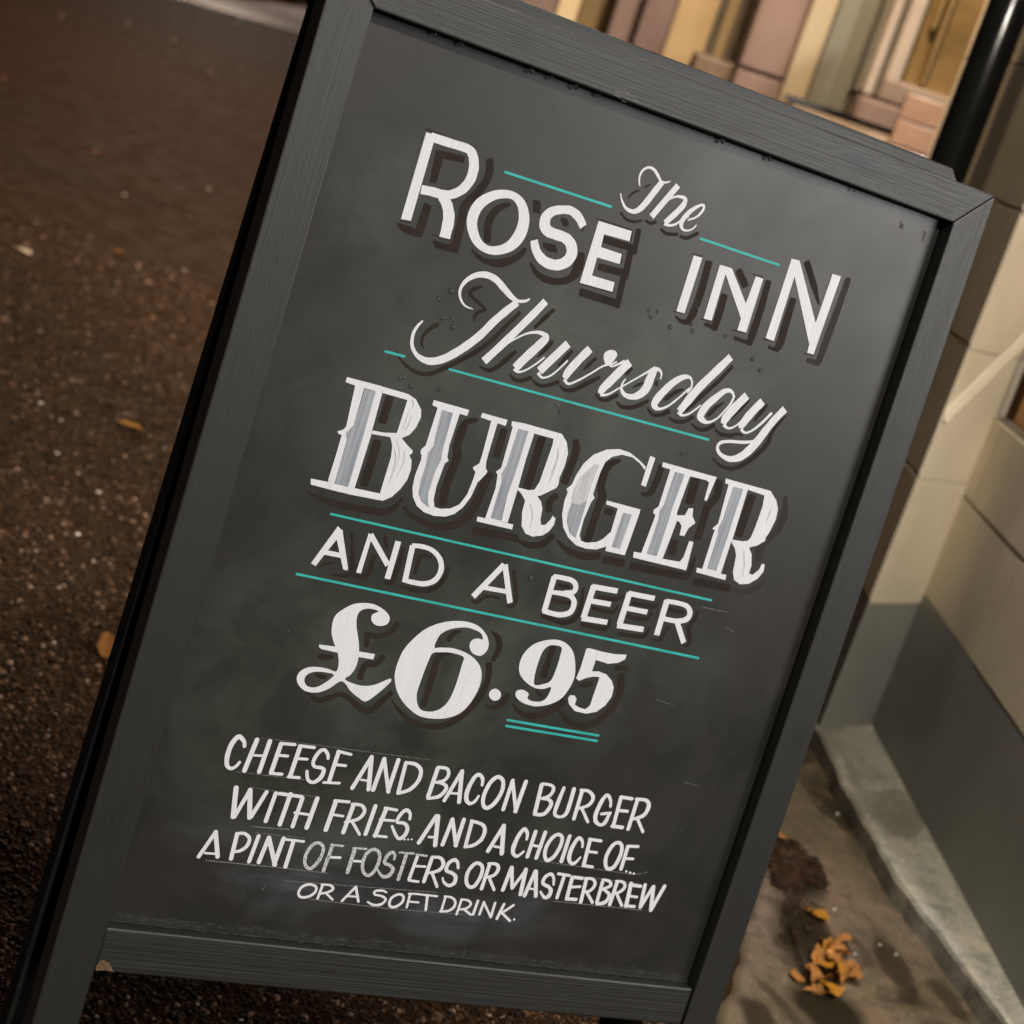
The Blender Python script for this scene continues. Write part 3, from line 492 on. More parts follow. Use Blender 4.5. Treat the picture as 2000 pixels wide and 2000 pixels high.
77 S w r 3.4,3.4 :39.3,640.7 39.0,663.1
77 S w cr 2.4,2.9,3.6,3.2,2.3 :37.9,639.8 45.7,639.6 49.0,643.7 46.6,649.7 38.1,653.2
78 S w r 2.7,2.7 :43.9,653.7 51.3,662.8
79 S w r 3.7,3.7 :61.2,640.7 59.7,661.8
79 S w r 3.2,3.2 :61.7,640.7 67.7,658.2
79 S w r 3.0,3.0 :75.8,641.3 68.2,659.1
79 S w r 3.9,3.9 :75.6,640.9 78.1,663.7
80 S w r 3.8,3.8 :85.4,641.3 82.5,664.4
80 S w r 3.8,3.8 :86.2,641.5 93.6,663.6
80 S w r 1.9,1.9 :85.3,657.6 90.7,657.4
81 S w cr 2.3,2.6,3.1,3.6,3.3,3.1,3.9,4.2,2.9,1.8 :107.5,651.0 105.4,644.9 101.5,641.8 96.9,645.2 96.6,651.1 103.6,653.9 106.8,657.2 106.1,662.5 102.0,663.6 96.8,659.0
82 S w r 3.5,3.5 :115.3,642.0 115.1,662.5
82 S w r 2.6,2.6 :108.7,640.6 120.5,640.9
83 S w r 3.8,3.8 :123.8,642.7 125.1,662.6
83 S w r 2.9,2.9 :123.8,641.9 134.1,641.9
83 S w r 2.5,2.5 :124.4,651.4 134.6,649.8
83 S w r 3.0,3.0 :125.2,662.6 134.6,662.0
84 S w r 3.5,3.5 :138.4,642.6 140.3,663.8
84 S w cr 2.4,2.7,3.3,3.1,2.1 :137.0,641.5 144.9,641.3 148.8,646.0 145.9,652.3 138.7,654.6
84 S w r 2.8,2.8 :143.9,655.0 152.1,662.9
85 S w r 3.6,3.6 :155.6,641.7 156.6,662.1
85 S w cr 2.4,2.7,3.4,2.7 :155.2,640.5 162.2,641.2 164.8,645.3 156.3,650.5
85 S w cr 2.3,3.4,4.0,2.6 :160.7,650.1 166.8,654.0 165.0,661.1 157.0,663.8
85 S w r 3.6,3.6 :170.5,641.4 170.5,662.7
85 S w cr 2.4,2.7,3.4,3.1,2.1 :169.3,640.1 176.9,640.4 179.9,644.7 176.3,649.9 169.3,652.5
85 S w r 2.9,2.9 :174.9,653.0 183.2,662.3
86 S w r 3.9,3.9 :185.3,640.8 187.8,662.0
86 S w r 3.2,3.2 :184.6,641.9 196.1,642.0
86 S w r 2.5,2.5 :187.1,652.6 196.0,652.5
86 S w r 2.8,2.8 :186.8,662.1 196.6,661.7
87 S w r 3.6,3.6 :200.3,640.3 202.9,661.5
87 S w r 3.5,3.5 :203.0,661.7 209.2,640.9
87 S w r 3.9,3.9 :209.6,640.9 214.8,662.5
87 S w r 3.8,3.8 :215.0,663.1 221.1,639.0
88 S w r 2.3,2.3 :7.5,674.7 7.6,687.8
88 S w cr 1.6,2.0,2.3,2.7,2.3,1.7 :6.3,674.1 13.6,674.5 18.1,677.9 18.2,683.0 14.0,686.8 6.7,688.1
89 S w r 2.3,2.3 :23.4,675.7 23.0,688.9
89 S w cr 1.6,2.0,2.3,2.3,1.7 :22.8,674.9 29.9,675.3 33.5,678.5 30.2,682.8 23.4,684.4
89 S w r 2.0,2.0 :29.0,683.9 36.6,687.8
90 S w r 2.6,2.6 :39.3,674.6 38.7,687.1
91 S w r 2.4,2.4 :45.3,675.1 44.8,686.4
91 S w r 2.0,2.0 :45.3,675.1 56.5,688.0
91 S w r 2.4,2.4 :56.3,674.5 56.5,687.5
92 S w r 2.7,2.7 :65.3,674.7 62.8,688.5
92 S w r 2.4,2.4 :74.8,674.5 65.6,683.1
92 S w r 2.2,2.2 :66.0,682.8 76.2,689.2
93 S w r 2.0,2.0 :79.7,687.3 80.0,687.5
94 S k - 0.6,0.6 :85.6,631.3 172.5,632.0
94 S k c 0.7,0.8,0.7,0.5 :172.5,632.0 183.4,631.6 192.5,630.2 199.8,627.4
95 S k - 0.7,0.8 :112.2,666.3 206.4,664.4
96 S k - 0.5,0.5 :108.4,640.5 194.6,639.8
97 S k - 0.5,0.5 :164.4,381.4 191.9,380.9
98 S k - 0.3,0.3 :-51.4,402.7 -36.5,404.0
""",
 'Rules': """
0 S t r 2.0,2.0 :-136.0,80.8 -38.4,80.1
1 S t r 2.0,2.0 :50.1,81.4 130.8,81.5
2 S t r 2.0,2.0 :-189.0,239.5 -172.8,239.3
3 S t r 1.9,2.1 :-132.7,239.7 117.9,239.1
4 S t r 1.8,2.1 :-193.7,373.2 172.2,373.7
5 S t r 1.9,2.2 :-206.9,425.6 178.4,426.5
6 S t r 2.1,2.2 :13.4,511.9 104.2,511.4
7 S t r 2.1,2.2 :13.8,517.1 104.4,516.4
""",
}

# street surface: a plane that falls slightly towards the wall
FOOT = V((0.0561, 1.3818, 0.0)); GN = V((0.03748, 0.01991, 0.9991)).normalized()
def gz(x, y, h=0.): return h - (GN.x * (x - FOOT.x) + GN.y * (y - FOOT.y)) / GN.z
def ray(px, py):
    u, w = (px - 1000) / 3600, (py - 1000) / 3600
    return V((RX.dot(V((u, w, 1))), RY.dot(V((u, w, 1))), RZ.dot(V((u, w, 1)))))
def at_y(px, py, Y):            # the point of a facade at distance Y that the photograph shows at px, py
    r = ray(px, py); return CAM_POS + r * (Y / r.y)
def on_ground(px, py, h=0.):
    r = ray(px, py); d = CAM_POS - FOOT
    return CAM_POS + r * ((h - d.dot(GN)) / r.dot(GN))


# ------------------------------------------------------------------ materials
MATS = {}
class N:
    """small node helper"""
    def __init__(s, name):
        s.m = bpy.data.materials.new(name); s.m.use_nodes = True; s.t = s.m.node_tree
        s.b = s.t.nodes['Principled BSDF']; s.tc = s.t.nodes.new('ShaderNodeTexCoord')
    def n(s, k, **p):
        x = s.t.nodes.new(k)
        for a, b in p.items(): setattr(x, a, b)
        return x
    def l(s, a, b): s.t.links.new(a, b)
    def co(s, scale=(1, 1, 1), out='Object'):
        mp = s.n('ShaderNodeMapping'); mp.inputs['Scale'].default_value = scale
        s.l(s.tc.outputs[out], mp.inputs[0]); return mp.outputs[0]
    def noise(s, sc, det=4, rough=.6, vec=None, dist=0):
        x = s.n('ShaderNodeTexNoise'); x.inputs['Scale'].default_value = sc; x.inputs['Detail'].default_value = det
        x.inputs['Roughness'].default_value = rough; x.inputs['Distortion'].default_value = dist
        s.l(vec if vec else s.tc.outputs['Object'], x.inputs['Vector']); return x.outputs['Fac']
    def voro(s, sc, vec=None, feat='F1', out='Distance'):
        x = s.n('ShaderNodeTexVoronoi'); x.feature = feat; x.inputs['Scale'].default_value = sc
        s.l(vec if vec else s.tc.outputs['Object'], x.inputs['Vector']); return x.outputs[out]
    def ramp(s, f, stops):
        x = s.n('ShaderNodeValToRGB'); e = x.color_ramp.elements
        while len(e) < len(stops): e.new(.5)
        for q, (p, c) in zip(e, stops):
            q.position = p; q.color = (c, c, c, 1) if isinstance(c, (int, float)) else (*c, 1)
        s.l(f, x.inputs[0]); return x.outputs[0]
    def mix(s, f, a, b, kind='MIX'):
        x = s.n('ShaderNodeMix', data_type='RGBA', blend_type=kind)
        for i, v in ((0, f), (6, a), (7, b)):
            if isinstance(v, (int, float)): x.inputs[i].default_value = v if i == 0 else (v, v, v, 1)
            elif isinstance(v, tuple): x.inputs[i].default_value = (*v, 1)
            else: s.l(v, x.inputs[i])
        return x.outputs[2]
    def math(s, op, a, b=0.):
        x = s.n('ShaderNodeMath', operation=op)
        for i, v in ((0, a), (1, b)):
            if isinstance(v, (int, float)): x.inputs[i].default_value = v
            else: s.l(v, x.inputs[i])
        return x.outputs[0]
    def bump(s, h, st=.3, d=.001):
        x = s.n('ShaderNodeBump'); x.inputs['Strength'].default_value = st; x.inputs['Distance'].default_value = d
        s.l(h, x.inputs['Height'])
        if s.b.inputs['Normal'].is_linked: s.l(s.b.inputs['Normal'].links[0].from_socket, x.inputs['Normal'])
        s.l(x.outputs[0], s.b.inputs['Normal'])
    def base(s, c):
        if isinstance(c, tuple): s.b.inputs['Base Color'].default_value = (*c, 1)
        else: s.l(c, s.b.inputs['Base Color'])
    def rough(s, r):
        if isinstance(r, (int, float)): s.b.inputs['Roughness'].default_value = r
        else: s.l(r, s.b.inputs['Roughness'])
    def spec(s, v): s.b.inputs['Specular IOR Level'].default_value = v
    def blob(s, cx, cz, rx, rz, f=.6):
        """soft stain of its own shape on the board (board metres)"""
        mp = s.n('ShaderNodeMapping'); mp.vector_type = 'TEXTURE'
        mp.inputs['Location'].default_value = (cx, 0, cz); mp.inputs['Scale'].default_value = (rx, 10, rz)
        nz = s.n('ShaderNodeTexNoise'); nz.inputs['Scale'].default_value = 9; s.l(s.tc.outputs['Object'], nz.inputs['Vector'])
        ad = s.n('ShaderNodeVectorMath', operation='MULTIPLY_ADD'); s.l(nz.outputs['Color'], ad.inputs[0])
        ad.inputs[1].default_value = (.09, 0, .09); s.l(s.tc.outputs['Object'], ad.inputs[2])
        s.l(ad.outputs[0], mp.inputs[0])
        g = s.n('ShaderNodeTexGradient', gradient_type='SPHERICAL'); s.l(mp.outputs[0], g.inputs[0])
        return s.math('POWER', g.outputs['Fac'], f)

def zz(Yd): return (966.3 - Yd) / 1000        # board millimetres below the top -> height along the board

# blackboard with rubbed chalk dust
a = N('blackboard')
cl = a.noise(7, 5, .6); fine = a.noise(60, 3, .6); sm = a.noise(30, 4, .6, a.co((.25, 1, 3)))
dust = a.math('ADD', a.blob(-.09, zz(480), .19, .09), a.blob(-.02, zz(215), .26, .12))
dust = a.math('ADD', dust, a.blob(.02, zz(395), .26, .10))
dust = a.math('ADD', dust, a.blob(.08, zz(160), .14, .06))
dust = a.math('ADD', dust, a.blob(-.19, zz(80), .05, .05))
dust = a.math('ADD', dust, a.blob(-.02, zz(560), .22, .06))
dust = a.math('MULTIPLY', dust, a.ramp(cl, [(.3, .25), (.7, 1.)]))
smear = a.math('ADD', a.blob(-.085, zz(623), .075, .018), a.blob(.03, zz(642), .19, .03))
smear = a.math('ADD', smear, a.math('MULTIPLY', a.blob(-.10, zz(593), .12, .022), .6))
smear = a.math('MULTIPLY', smear, a.ramp(sm, [(.3, .2), (.75, 1.)]))
c = a.mix(a.math('MULTIPLY', dust, .62), BOARD_C, DUST_C)
c = a.mix(a.math('MULTIPLY', smear, .8), c, (.085, .092, .105))
cld = a.noise(13, 4, .62, None, .6); c = a.mix(a.ramp(cld, [(.40, .55), (.56, 0)]), c, (.008, .0085, .0065)); c = a.mix(a.math('MULTIPLY', a.ramp(a.noise(21, 4, .6, None, .9), [(.5, 0), (.72, 1)]), a.math('MULTIPLY', dust, .5)), c, (.05, .068, .057))
pinkish = a.noise(4.5, 3, .5); c = a.mix(a.ramp(pinkish, [(.5, 0), (.72, .35)]), c, (.030, .022, .019))
a.base(c); a.rough(a.ramp(cl, [(.3, .36), (.7, .47)])); a.spec(.68); a.bump(fine, .10, .0004); a.bump(a.noise(700, 2, .6), .12, .0002)
MATS['board'] = a.m

# stained black timber, fine open grain; along x for rails and along z for stiles
def wood(name, sc, seed, knots=()):
    a = N(name)
    g = a.noise(1, 5, .62, a.co(sc)); g2 = a.noise(1, 3, .6, a.co(tuple(v * .3 for v in sc)), .6)
    st = a.noise(9, 3, .5)
    c = a.mix(g, (.005, .0048, .0038), (.022, .0215, .017)); c = a.mix(a.ramp(st, [(.55, 0), (.75, .35)]), c, (.012, .010, .009))
    for kx, kz, kr, kh, dk in knots:
        mp = a.n('ShaderNodeMapping'); mp.vector_type = 'TEXTURE'; mp.inputs['Location'].default_value = (kx, 0, kz); mp.inputs['Scale'].default_value = (kr, 1, kh); a.l(a.tc.outputs['Object'], mp.inputs[0])
        gr = a.n('ShaderNodeTexGradient', gradient_type='SPHERICAL'); a.l(mp.outputs[0], gr.inputs[0])
        if dk: c = a.mix(a.ramp(gr.outputs['Fac'], [(.0, 0), (.7, dk)]), c, (.004, .0035, .003))
        else:
            rg_ = a.math('SINE', a.math('MULTIPLY', gr.outputs['Fac'], 42.)); mk = a.math('MULTIPLY', a.ramp(gr.outputs['Fac'], [(.02, 0), (.3, .7)]), a.ramp(rg_, [(.2, 0), (.8, 1)]))
            c = a.mix(mk, c, (.005, .0045, .004)); c = a.mix(a.ramp(gr.outputs['Fac'], [(.86, 0), (.93, 1)]), c, (.002, .002, .002))
    a.base(c); a.rough(.46); a.spec(.85)
    a.bump(a.ramp(g, [(.35, 0), (.62, 1)]), .35, .0005); a.bump(g2, .12, .001)
    return a.m
MATS['rail'] = wood('stained_timber_rail', (4, 620, 620), 1, ((.165, zz(-18), .022, .013, .8), (-.16, zz(-20), .012, .012, .7), (.05, zz(-16), .02, .008, .4), (.03, zz(752), .03, .010, 0)))
MATS['stile'] = wood('stained_timber_stile', (620, 620, 4), 2, ((-.298, zz(196), .016, .034, 0), (-.300, zz(640), .012, .03, 0), (.30, zz(480), .010, .02, .5)))

def simple(name, c1, c2, sc=6, rough=.7, bump=.2, bd=.002, sp=.4, fine=80):
    a = N(name); f = a.noise(sc, 6, .62); g = a.noise(fine, 4, .65)
    a.base(a.mix(a.ramp(f, [(.3, 0), (.72, 1)]), c1, c2)); a.rough(rough); a.spec(sp); a.bump(f, bump, bd); a.bump(g, bump, bd * .3)
    return a.m
MATS['rear'] = simple('matt_black_timber', (.006, .006, .005), (.012, .011, .010), 60, .8, .3, .001, .1)
def paint(name, lo, hi, vec=(700, 1, 14), rough=.55, sp=.4):
    a = N(name); f = a.noise(1, 3, .7, a.co(vec)); k = a.noise(120, 2, .6)
    a.base(a.mix(a.ramp(f, [(.3, 0), (.62, 1)]), lo, hi)); a.rough(rough); a.spec(sp); a.bump(f, .1, .0002); a.bump(k, .1, .0002)
    return a.m
MATS['w'] = paint('white_sign_paint', (.64, .64, .67), (.75, .75, .78))
MATS['v'] = paint('rubbed_white_paint', (.10, .11, .12), (.70, .70, .72), (700, 1, 500))
MATS['h'] = paint('thin_white_paint', (.36, .37, .39), (.60, .60, .61), (400, 1, 14))
MATS['g'] = paint('grey_sign_paint', (.20, .22, .25), (.36, .38, .41), (400, 1, 12))
MATS['d'] = paint('brown_shade_paint', (.016, .0105, .0075), (.027, .018, .013), (40, 1, 40), .7, .22)
MATS['s'] = paint('faint_shade_paint', (.022, .018, .016), (.034, .028, .025), (40, 1, 40), .7, .3)
MATS['t'] = paint('turquoise_paint', (.022, .33, .29), (.04, .46, .42), (30, 1, 200), .5)
MATS['kd'] = paint('settled_chalk_dust', (.014, .014, .013), (.048, .048, .045), (500, 1, 500), .8)
MATS['k'] = paint('chalk_line', (.03, .03, .03), (.22, .22, .21), (500, 1, 500), .8)

MATS['stone'] = simple('painted_cream_stone', (.50, .43, .31), (.62, .54, .41), 5, .62, .15, .001)
MATS['amber'] = simple('amber_varnished_timber', (.26, .11, .022), (.42, .20, .05), 6, .35, .2)
MATS['beige'] = simple('dull_beige_reveal', (.24, .195, .125), (.30, .25, .165), 4, .7)
MATS['mortar'] = simple('recessed_mortar', (.13, .10, .07), (.2, .16, .12), 20, .9)
MATS['plinth'] = simple('grey_painted_plinth', (.165, .16, .142), (.215, .21, .185), 6, .5, .2)
MATS['pole'] = simple('gloss_black_downpipe', (.004, .004, .004), (.008, .008, .007), 9, .2, .05, .001, .35)
MATS['mauve'] = simple('mauve_painted_stone', (.125, .082, .068), (.18, .12, .10), 4, .7)
MATS['cream'] = simple('cream_painted_reveal', (.45, .34, .19), (.55, .43, .26), 4, .7)
MATS['panelg'] = simple('grey_green_panel', (.105, .106, .083), (.145, .142, .112), 4, .5)
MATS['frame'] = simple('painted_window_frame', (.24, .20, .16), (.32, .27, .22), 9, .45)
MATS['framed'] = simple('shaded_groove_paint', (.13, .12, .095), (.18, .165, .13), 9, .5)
MATS['olive'] = simple('brown_olive_door', (.10, .065, .02), (.16, .10, .03), 4, .5)
MATS['brown'] = simple('dull_brown_paint', (.13, .095, .068), (.19, .14, .10), 8, .6)
MATS['tile'] = simple('glazed_brown_tile', (.22, .14, .10), (.30, .19, .135), 14, .14, .5, .004, .7)
MATS['glass'] = simple('lamplit_curtained_glass', (.07, .045, .018), (.23, .15, .06), 3.4, .12, .05, .001, .5, 5)
MATS['redglow'] = simple('red_sticker_strip', (.6, .06, .03), (.8, .2, .1), 20, .3)

# wet road of coarse bitumen and chippings
def road_mat(name, dark, mid, light, st):
    a = N(name)
    v = a.voro(210, out='Color'); sep = a.n('ShaderNodeSeparateColor'); a.l(v, sep.inputs[0])
    d = a.voro(210); big = a.noise(1.3, 4, .6); mid_n = a.noise(14, 4, .6)
    c = a.mix(a.ramp(sep.outputs[0], [(.25, 0), (.95, 1)]), dark, mid)
    c = a.mix(a.ramp(sep.outputs[1], [(.86, 0), (.97, .9)]), c, light)
    c = a.mix(a.ramp(d, [(.25, 0), (.6, .8)]), c, tuple(q * .3 for q in dark))
    c = a.mix(a.ramp(big, [(.35, .0), (.7, .45)]), c, tuple(q * .55 for q in mid))
    gr = a.noise(95, 3, .75); c = a.mix(a.ramp(gr, [(.35, .75), (.55, 0)]), c, tuple(q * .5 for q in dark)); c = a.mix(a.ramp(gr, [(.58, 0), (.75, .5)]), c, light)
    a.base(c); a.rough(a.ramp(mid_n, [(.35, .6), (.7, .85)])); a.spec(.05)
    a.bump(a.ramp(d, [(.0, 1), (.6, 0)]), st, .004); a.bump(gr, .25, .003)
    return a.m
MATS['road'] = road_mat('wet_brown_asphalt', ROAD[0], ROAD[1], ROAD[2], .9)
a = N('loose_chippings'); gi = a.n('ShaderNodeNewGeometry')
a.base(a.ramp(gi.outputs['Random Per Island'], [(0, CH[0]), (.45, CH[1]), (.8, CH[2]), (.93, CH[3]), (1, CH[4])])); a.rough(.55); a.spec(.10)
a.bump(a.noise(500, 2, .5), .3, .001)
MATS['chip'] = a.m
def concrete(name, c1, c2, moss, wet, bd=.006, pools=()):
    a = N(name); f = a.noise(5, 6, .65); g = a.noise(120, 4, .7); k = a.noise(2.2, 4, .6, a.co((1, .5, 1)), .8)
    c = a.mix(a.ramp(f, [(.3, 0), (.7, 1)]), c1, c2); c = a.mix(a.ramp(k, [(.44, 0), (.58, .65)]), c, moss)
    w = a.noise(3.7, 3, .5, a.co((1.3, .7, 1)), 1.); c = a.mix(a.ramp(w, [(.56, 0), (.62, .8)]), c, wet)
    c = a.mix(a.ramp(g, [(.35, .5), (.5, 0)]), c, tuple(q * .5 for q in c1))
    rg = a.ramp(w, [(.54, .6), (.64, .3)])
    c = a.mix(a.ramp(a.noise(170, 3, .7), [(.60, 0), (.70, .7)]), c, tuple(q * 2.1 for q in c2)); c = a.mix(a.ramp(a.noise(28, 5, .7), [(.38, .65), (.52, 0)]), c, tuple(q * .45 for q in c1)); c = a.mix(a.ramp(a.noise(11, 4, .6), [(.55, 0), (.68, .5)]), c, (c2[0] * 1.15, c2[1] * .95, c2[2] * .8)); c = a.mix(a.ramp(a.noise(300, 2, .7, a.co((1, 1, 1.1))), [(.26, .7), (.38, 0)]), c, tuple(q * .3 for q in c1))
    for px, py, rx, ry, st in pools:
        P = on_ground(px, py); mp = a.n('ShaderNodeMapping'); mp.vector_type = 'TEXTURE'; mp.inputs['Location'].default_value = P; mp.inputs['Scale'].default_value = (rx, ry, 9); mp.inputs['Rotation'].default_value = (0, 0, .15)
        nz = a.n('ShaderNodeTexNoise'); nz.inputs['Scale'].default_value = 16; nz.inputs['Detail'].default_value = 5; a.l(a.tc.outputs['Object'], nz.inputs['Vector'])
        ad = a.n('ShaderNodeVectorMath', operation='MULTIPLY_ADD'); a.l(nz.outputs['Color'], ad.inputs[0]); ad.inputs[1].default_value = (.05, .05, 0); a.l(a.tc.outputs['Object'], ad.inputs[2]); 
        sb = a.n('ShaderNodeVectorMath', operation='SUBTRACT'); a.l(ad.outputs[0], sb.inputs[0]); sb.inputs[1].default_value = (.025, .025, 0); a.l(sb.outputs[0], mp.inputs[0])
        gr = a.n('ShaderNodeTexGradient', gradient_type='SPHERICAL'); a.l(mp.outputs[0], gr.inputs[0]); mk = a.ramp(gr.outputs['Fac'], [(.08, 0), (.42, st)])
        c = a.mix(mk, c, wet); rg = a.mix(mk, rg, .3)
    a.base(c); a.rough(rg); a.spec(.14); a.bump(g, .4, .002); a.bump(f, .4, bd)
    return a.m
MATS['gutter'] = concrete('dirty_concrete_gutter', (.082, .060, .042), (.135, .10, .075), (.050, .042, .017), (.008, .0065, .0035), .003, ((1545, 1700, .055, .13, .9), (1570, 1830, .055, .13, .9), (1620, 1985, .06, .09, .95), (1478, 1990, .03, .06, .8), (1640, 1600, .03, .22, .45), (1745, 1900, .03, .12, .7), (1850, 1960, .03, .08, .6)))
MATS['ledge'] = concrete('mossy_cement_ledge', (.24, .228, .19), (.34, .325, .28), (.19, .178, .13), (.085, .08, .062), .003)
MATS['wet'] = simple('wet_black_silt', (.008, .007, .004), (.022, .018, .010), 30, .22, .5, .003, .5, 200)
MATS['slab'] = simple('pale_reflection_slab', (.16, .14, .15), (.42, .38, .40), 3, .25, .6, .01, .6)  # pale tone painted in for a reflection on the far ground
def leafm(name, c1, c2, r=.45):
    a = N(name); f = a.noise(45, 4, .6); a.base(a.mix(a.ramp(f, [(.35, 0), (.65, 1)]), c1, c2)); a.rough(r); a.spec(.15); a.bump(a.noise(160, 4, .7), .8, .002); return a.m
MATS['leaf_y'] = leafm('yellow_leaf', (.16, .06, .008), (.48, .22, .015))
MATS['leaf_o'] = leafm('orange_leaf', (.12, .045, .012), (.44, .19, .05))
MATS['leaf_b'] = leafm('rotten_brown_leaf', (.006, .003, .0015), (.028, .012, .005), .4)
MATS['leaf_p'] = leafm('pale_leaf', (.5, .42, .3), (.75, .66, .5))
MATS['peb'] = simple('pale_pebble', (.42, .36, .31), (.66, .60, .55), 60, .4)
a = N('water'); a.base((.55, .58, .58)); a.rough(.03); a.b.inputs['Transmission Weight'].default_value = .92; a.b.inputs['IOR'].default_value = 1.33
MATS['water'] = a.m
MATS['chipwood'] = simple('bare_chipped_wood', (.07, .04, .018), (.18, .105, .05), 300, .8, .6, .001)

# ------------------------------------------------------------------ helpers
def link(name, me, mat=None, parent=None, **props):
    o = bpy.data.objects.new(name, me); COL.objects.link(o)
    if mat is not None and me is not None and not me.materials: me.materials.append(MATS[mat])
    if parent is not None: o.parent = parent
    for k, v in props.items(): o[k] = v
    return o
def empty(name, loc, **props):
    o = bpy.data.objects.new(name, None); o.empty_display_size = .1; COL.objects.link(o); o.location = loc
    for k, v in props.items(): o[k] = v
    return o
def mesh(name, vs, fs, smooth=False):
    me = bpy.data.meshes.new(name); me.from_pydata([tuple(v) for v in vs], [], fs); me.update()
    if smooth: me.polygons.foreach_set('use_smooth', [True] * len(me.polygons))
    return me
def prism(name, quad_lo, quad_hi, bevel=0., seg=2, jit=0.):
    """solid between two matching rings of points"""
    n = len(quad_lo); vs = [V(p) for p in quad_lo] + [V(p) for p in quad_hi]
    fs = [tuple(range(n))[::-1], tuple(range(n, 2 * n))] + [(i, (i + 1) % n, n + (i + 1) % n, n + i) for i in range(n)]
    bm = bmesh.new(); bv = [bm.verts.new(v) for v in vs]
    for f in fs: bm.faces.new([bv[i] for i in f])
    bmesh.ops.recalc_face_normals(bm, faces=bm.faces)
    if bevel: bmesh.ops.bevel(bm, geom=list(bm.edges), offset=bevel, segments=seg, affect='EDGES', profile=.5)
    me = bpy.data.meshes.new(name); bm.to_mesh(me); bm.free()
    return me
def box(name, lo, hi, bevel=0., seg=2):
    (x0, y0, z0), (x1, y1, z1) = lo, hi
    return prism(name, [(x0, y0, z0), (x1, y0, z0), (x1, y1, z0), (x0, y1, z0)], [(x0, y0, z1), (x1, y0, z1), (x1, y1, z1), (x0, y1, z1)], bevel, seg)

# ------------------------------------------------------------------ ground
def sheet(name, pts, h, mat, **k):
    me = mesh(name, [(x, y, gz(x, y, h)) for x, y in pts], [tuple(range(len(pts)))]); return link(name, me, mat, **k)
sheet('road', [(-60, -30), (60, -30), (60, 90), (-60, 90)], 0, 'road', kind='structure')

def ribbon_strip(name, left, righ, h, mat, n=40, wob=.01, thick=None, **k):
    """long strip between two plan lines, edges slightly uneven, with real thickness"""
    vs, fs = [], []; rnd = random.Random(3)
    M_ = 5
    for i in range(n + 1):
        t = i / n
        def ip(L):
            s = t * (len(L) - 1); j = min(int(s), len(L) - 2); f = s - j
            return V((L[j][0] * (1 - f) + L[j + 1][0] * f, L[j][1] * (1 - f) + L[j + 1][1] * f))
        A, B = ip(left), ip(righ); A = A + V((wob * (math.sin(t * 31 + 1) * .6 + math.sin(t * 83) * .4), 0)); hs = h if not callable(h) else h(t)
        prof = [(-.01, -.03), (0.0, hs * .82), (.035, hs * .97), (.5, hs), (1, hs * 1.05)]
        for f, hh in prof:
            p = A.lerp(B, f); vs.append((p.x, p.y, gz(p.x, p.y, hh + rnd.uniform(-.0003, .0003))))
    for i in range(n):
        for j in range(M_ - 1):
            a_ = i * M_ + j; fs.append((a_, a_ + 1, a_ + M_ + 1, a_ + M_))
    return link(name, mesh(name, vs, fs, name == 'gutter'), mat, **k)
ribbon_strip('gutter', [(.25, .6), (.33, 1.4), (.42, 1.97), (.463, 2.2), (.529, 2.61), (.56, 3.4), (.45, 5.2)], [(1.0, .6), (.93, 1.4), (.88, 1.97), (.86, 2.2), (.83, 2.61), (.76, 3.4), (.62, 5.2)],
             .006, 'gutter', 120, .006, kind='structure')
ribbon_strip('kerb_ledge', [(.92, .8), (.86, 1.75), (.825, 2.05), (.80, 2.22), (.765, 2.34), (.727, 2.46), (.703, 2.58), (.683, 2.70), (.663, 2.86), (.646, 3.03), (.622, 3.2), (.54, 4.4)],
             [(.96, .8), (.88, 1.75), (.845, 2.203), (.838, 2.34), (.83, 2.5), (.80, 2.75), (.775, 3.0), (.76, 3.24), (.66, 4.4)], lambda t: .042, 'ledge', 90, .004,
             label='mossy pale cement ledge running along the foot of the wall', category='ledge')
# far side: added slab whose pale colour stands for a wet reflection
p0, p1 = on_ground(255, -25), on_ground(640, 84)
dd = (p1 - p0).normalized()
p0 = p0 - dd * .0; p1 = p1 + dd * 3
pv = [(p0.x, p0.y), (p1.x, p1.y), (p1.x + .3, p1.y + 55), (p0.x - 4, p0.y + 55)]
link('far_reflection_patch', prism('far_reflection_patch', [(x, y, gz(x, y, -.02)) for x, y in pv], [(x, y, gz(x, y, .03)) for x, y in pv], .01), 'slab', kind='structure')

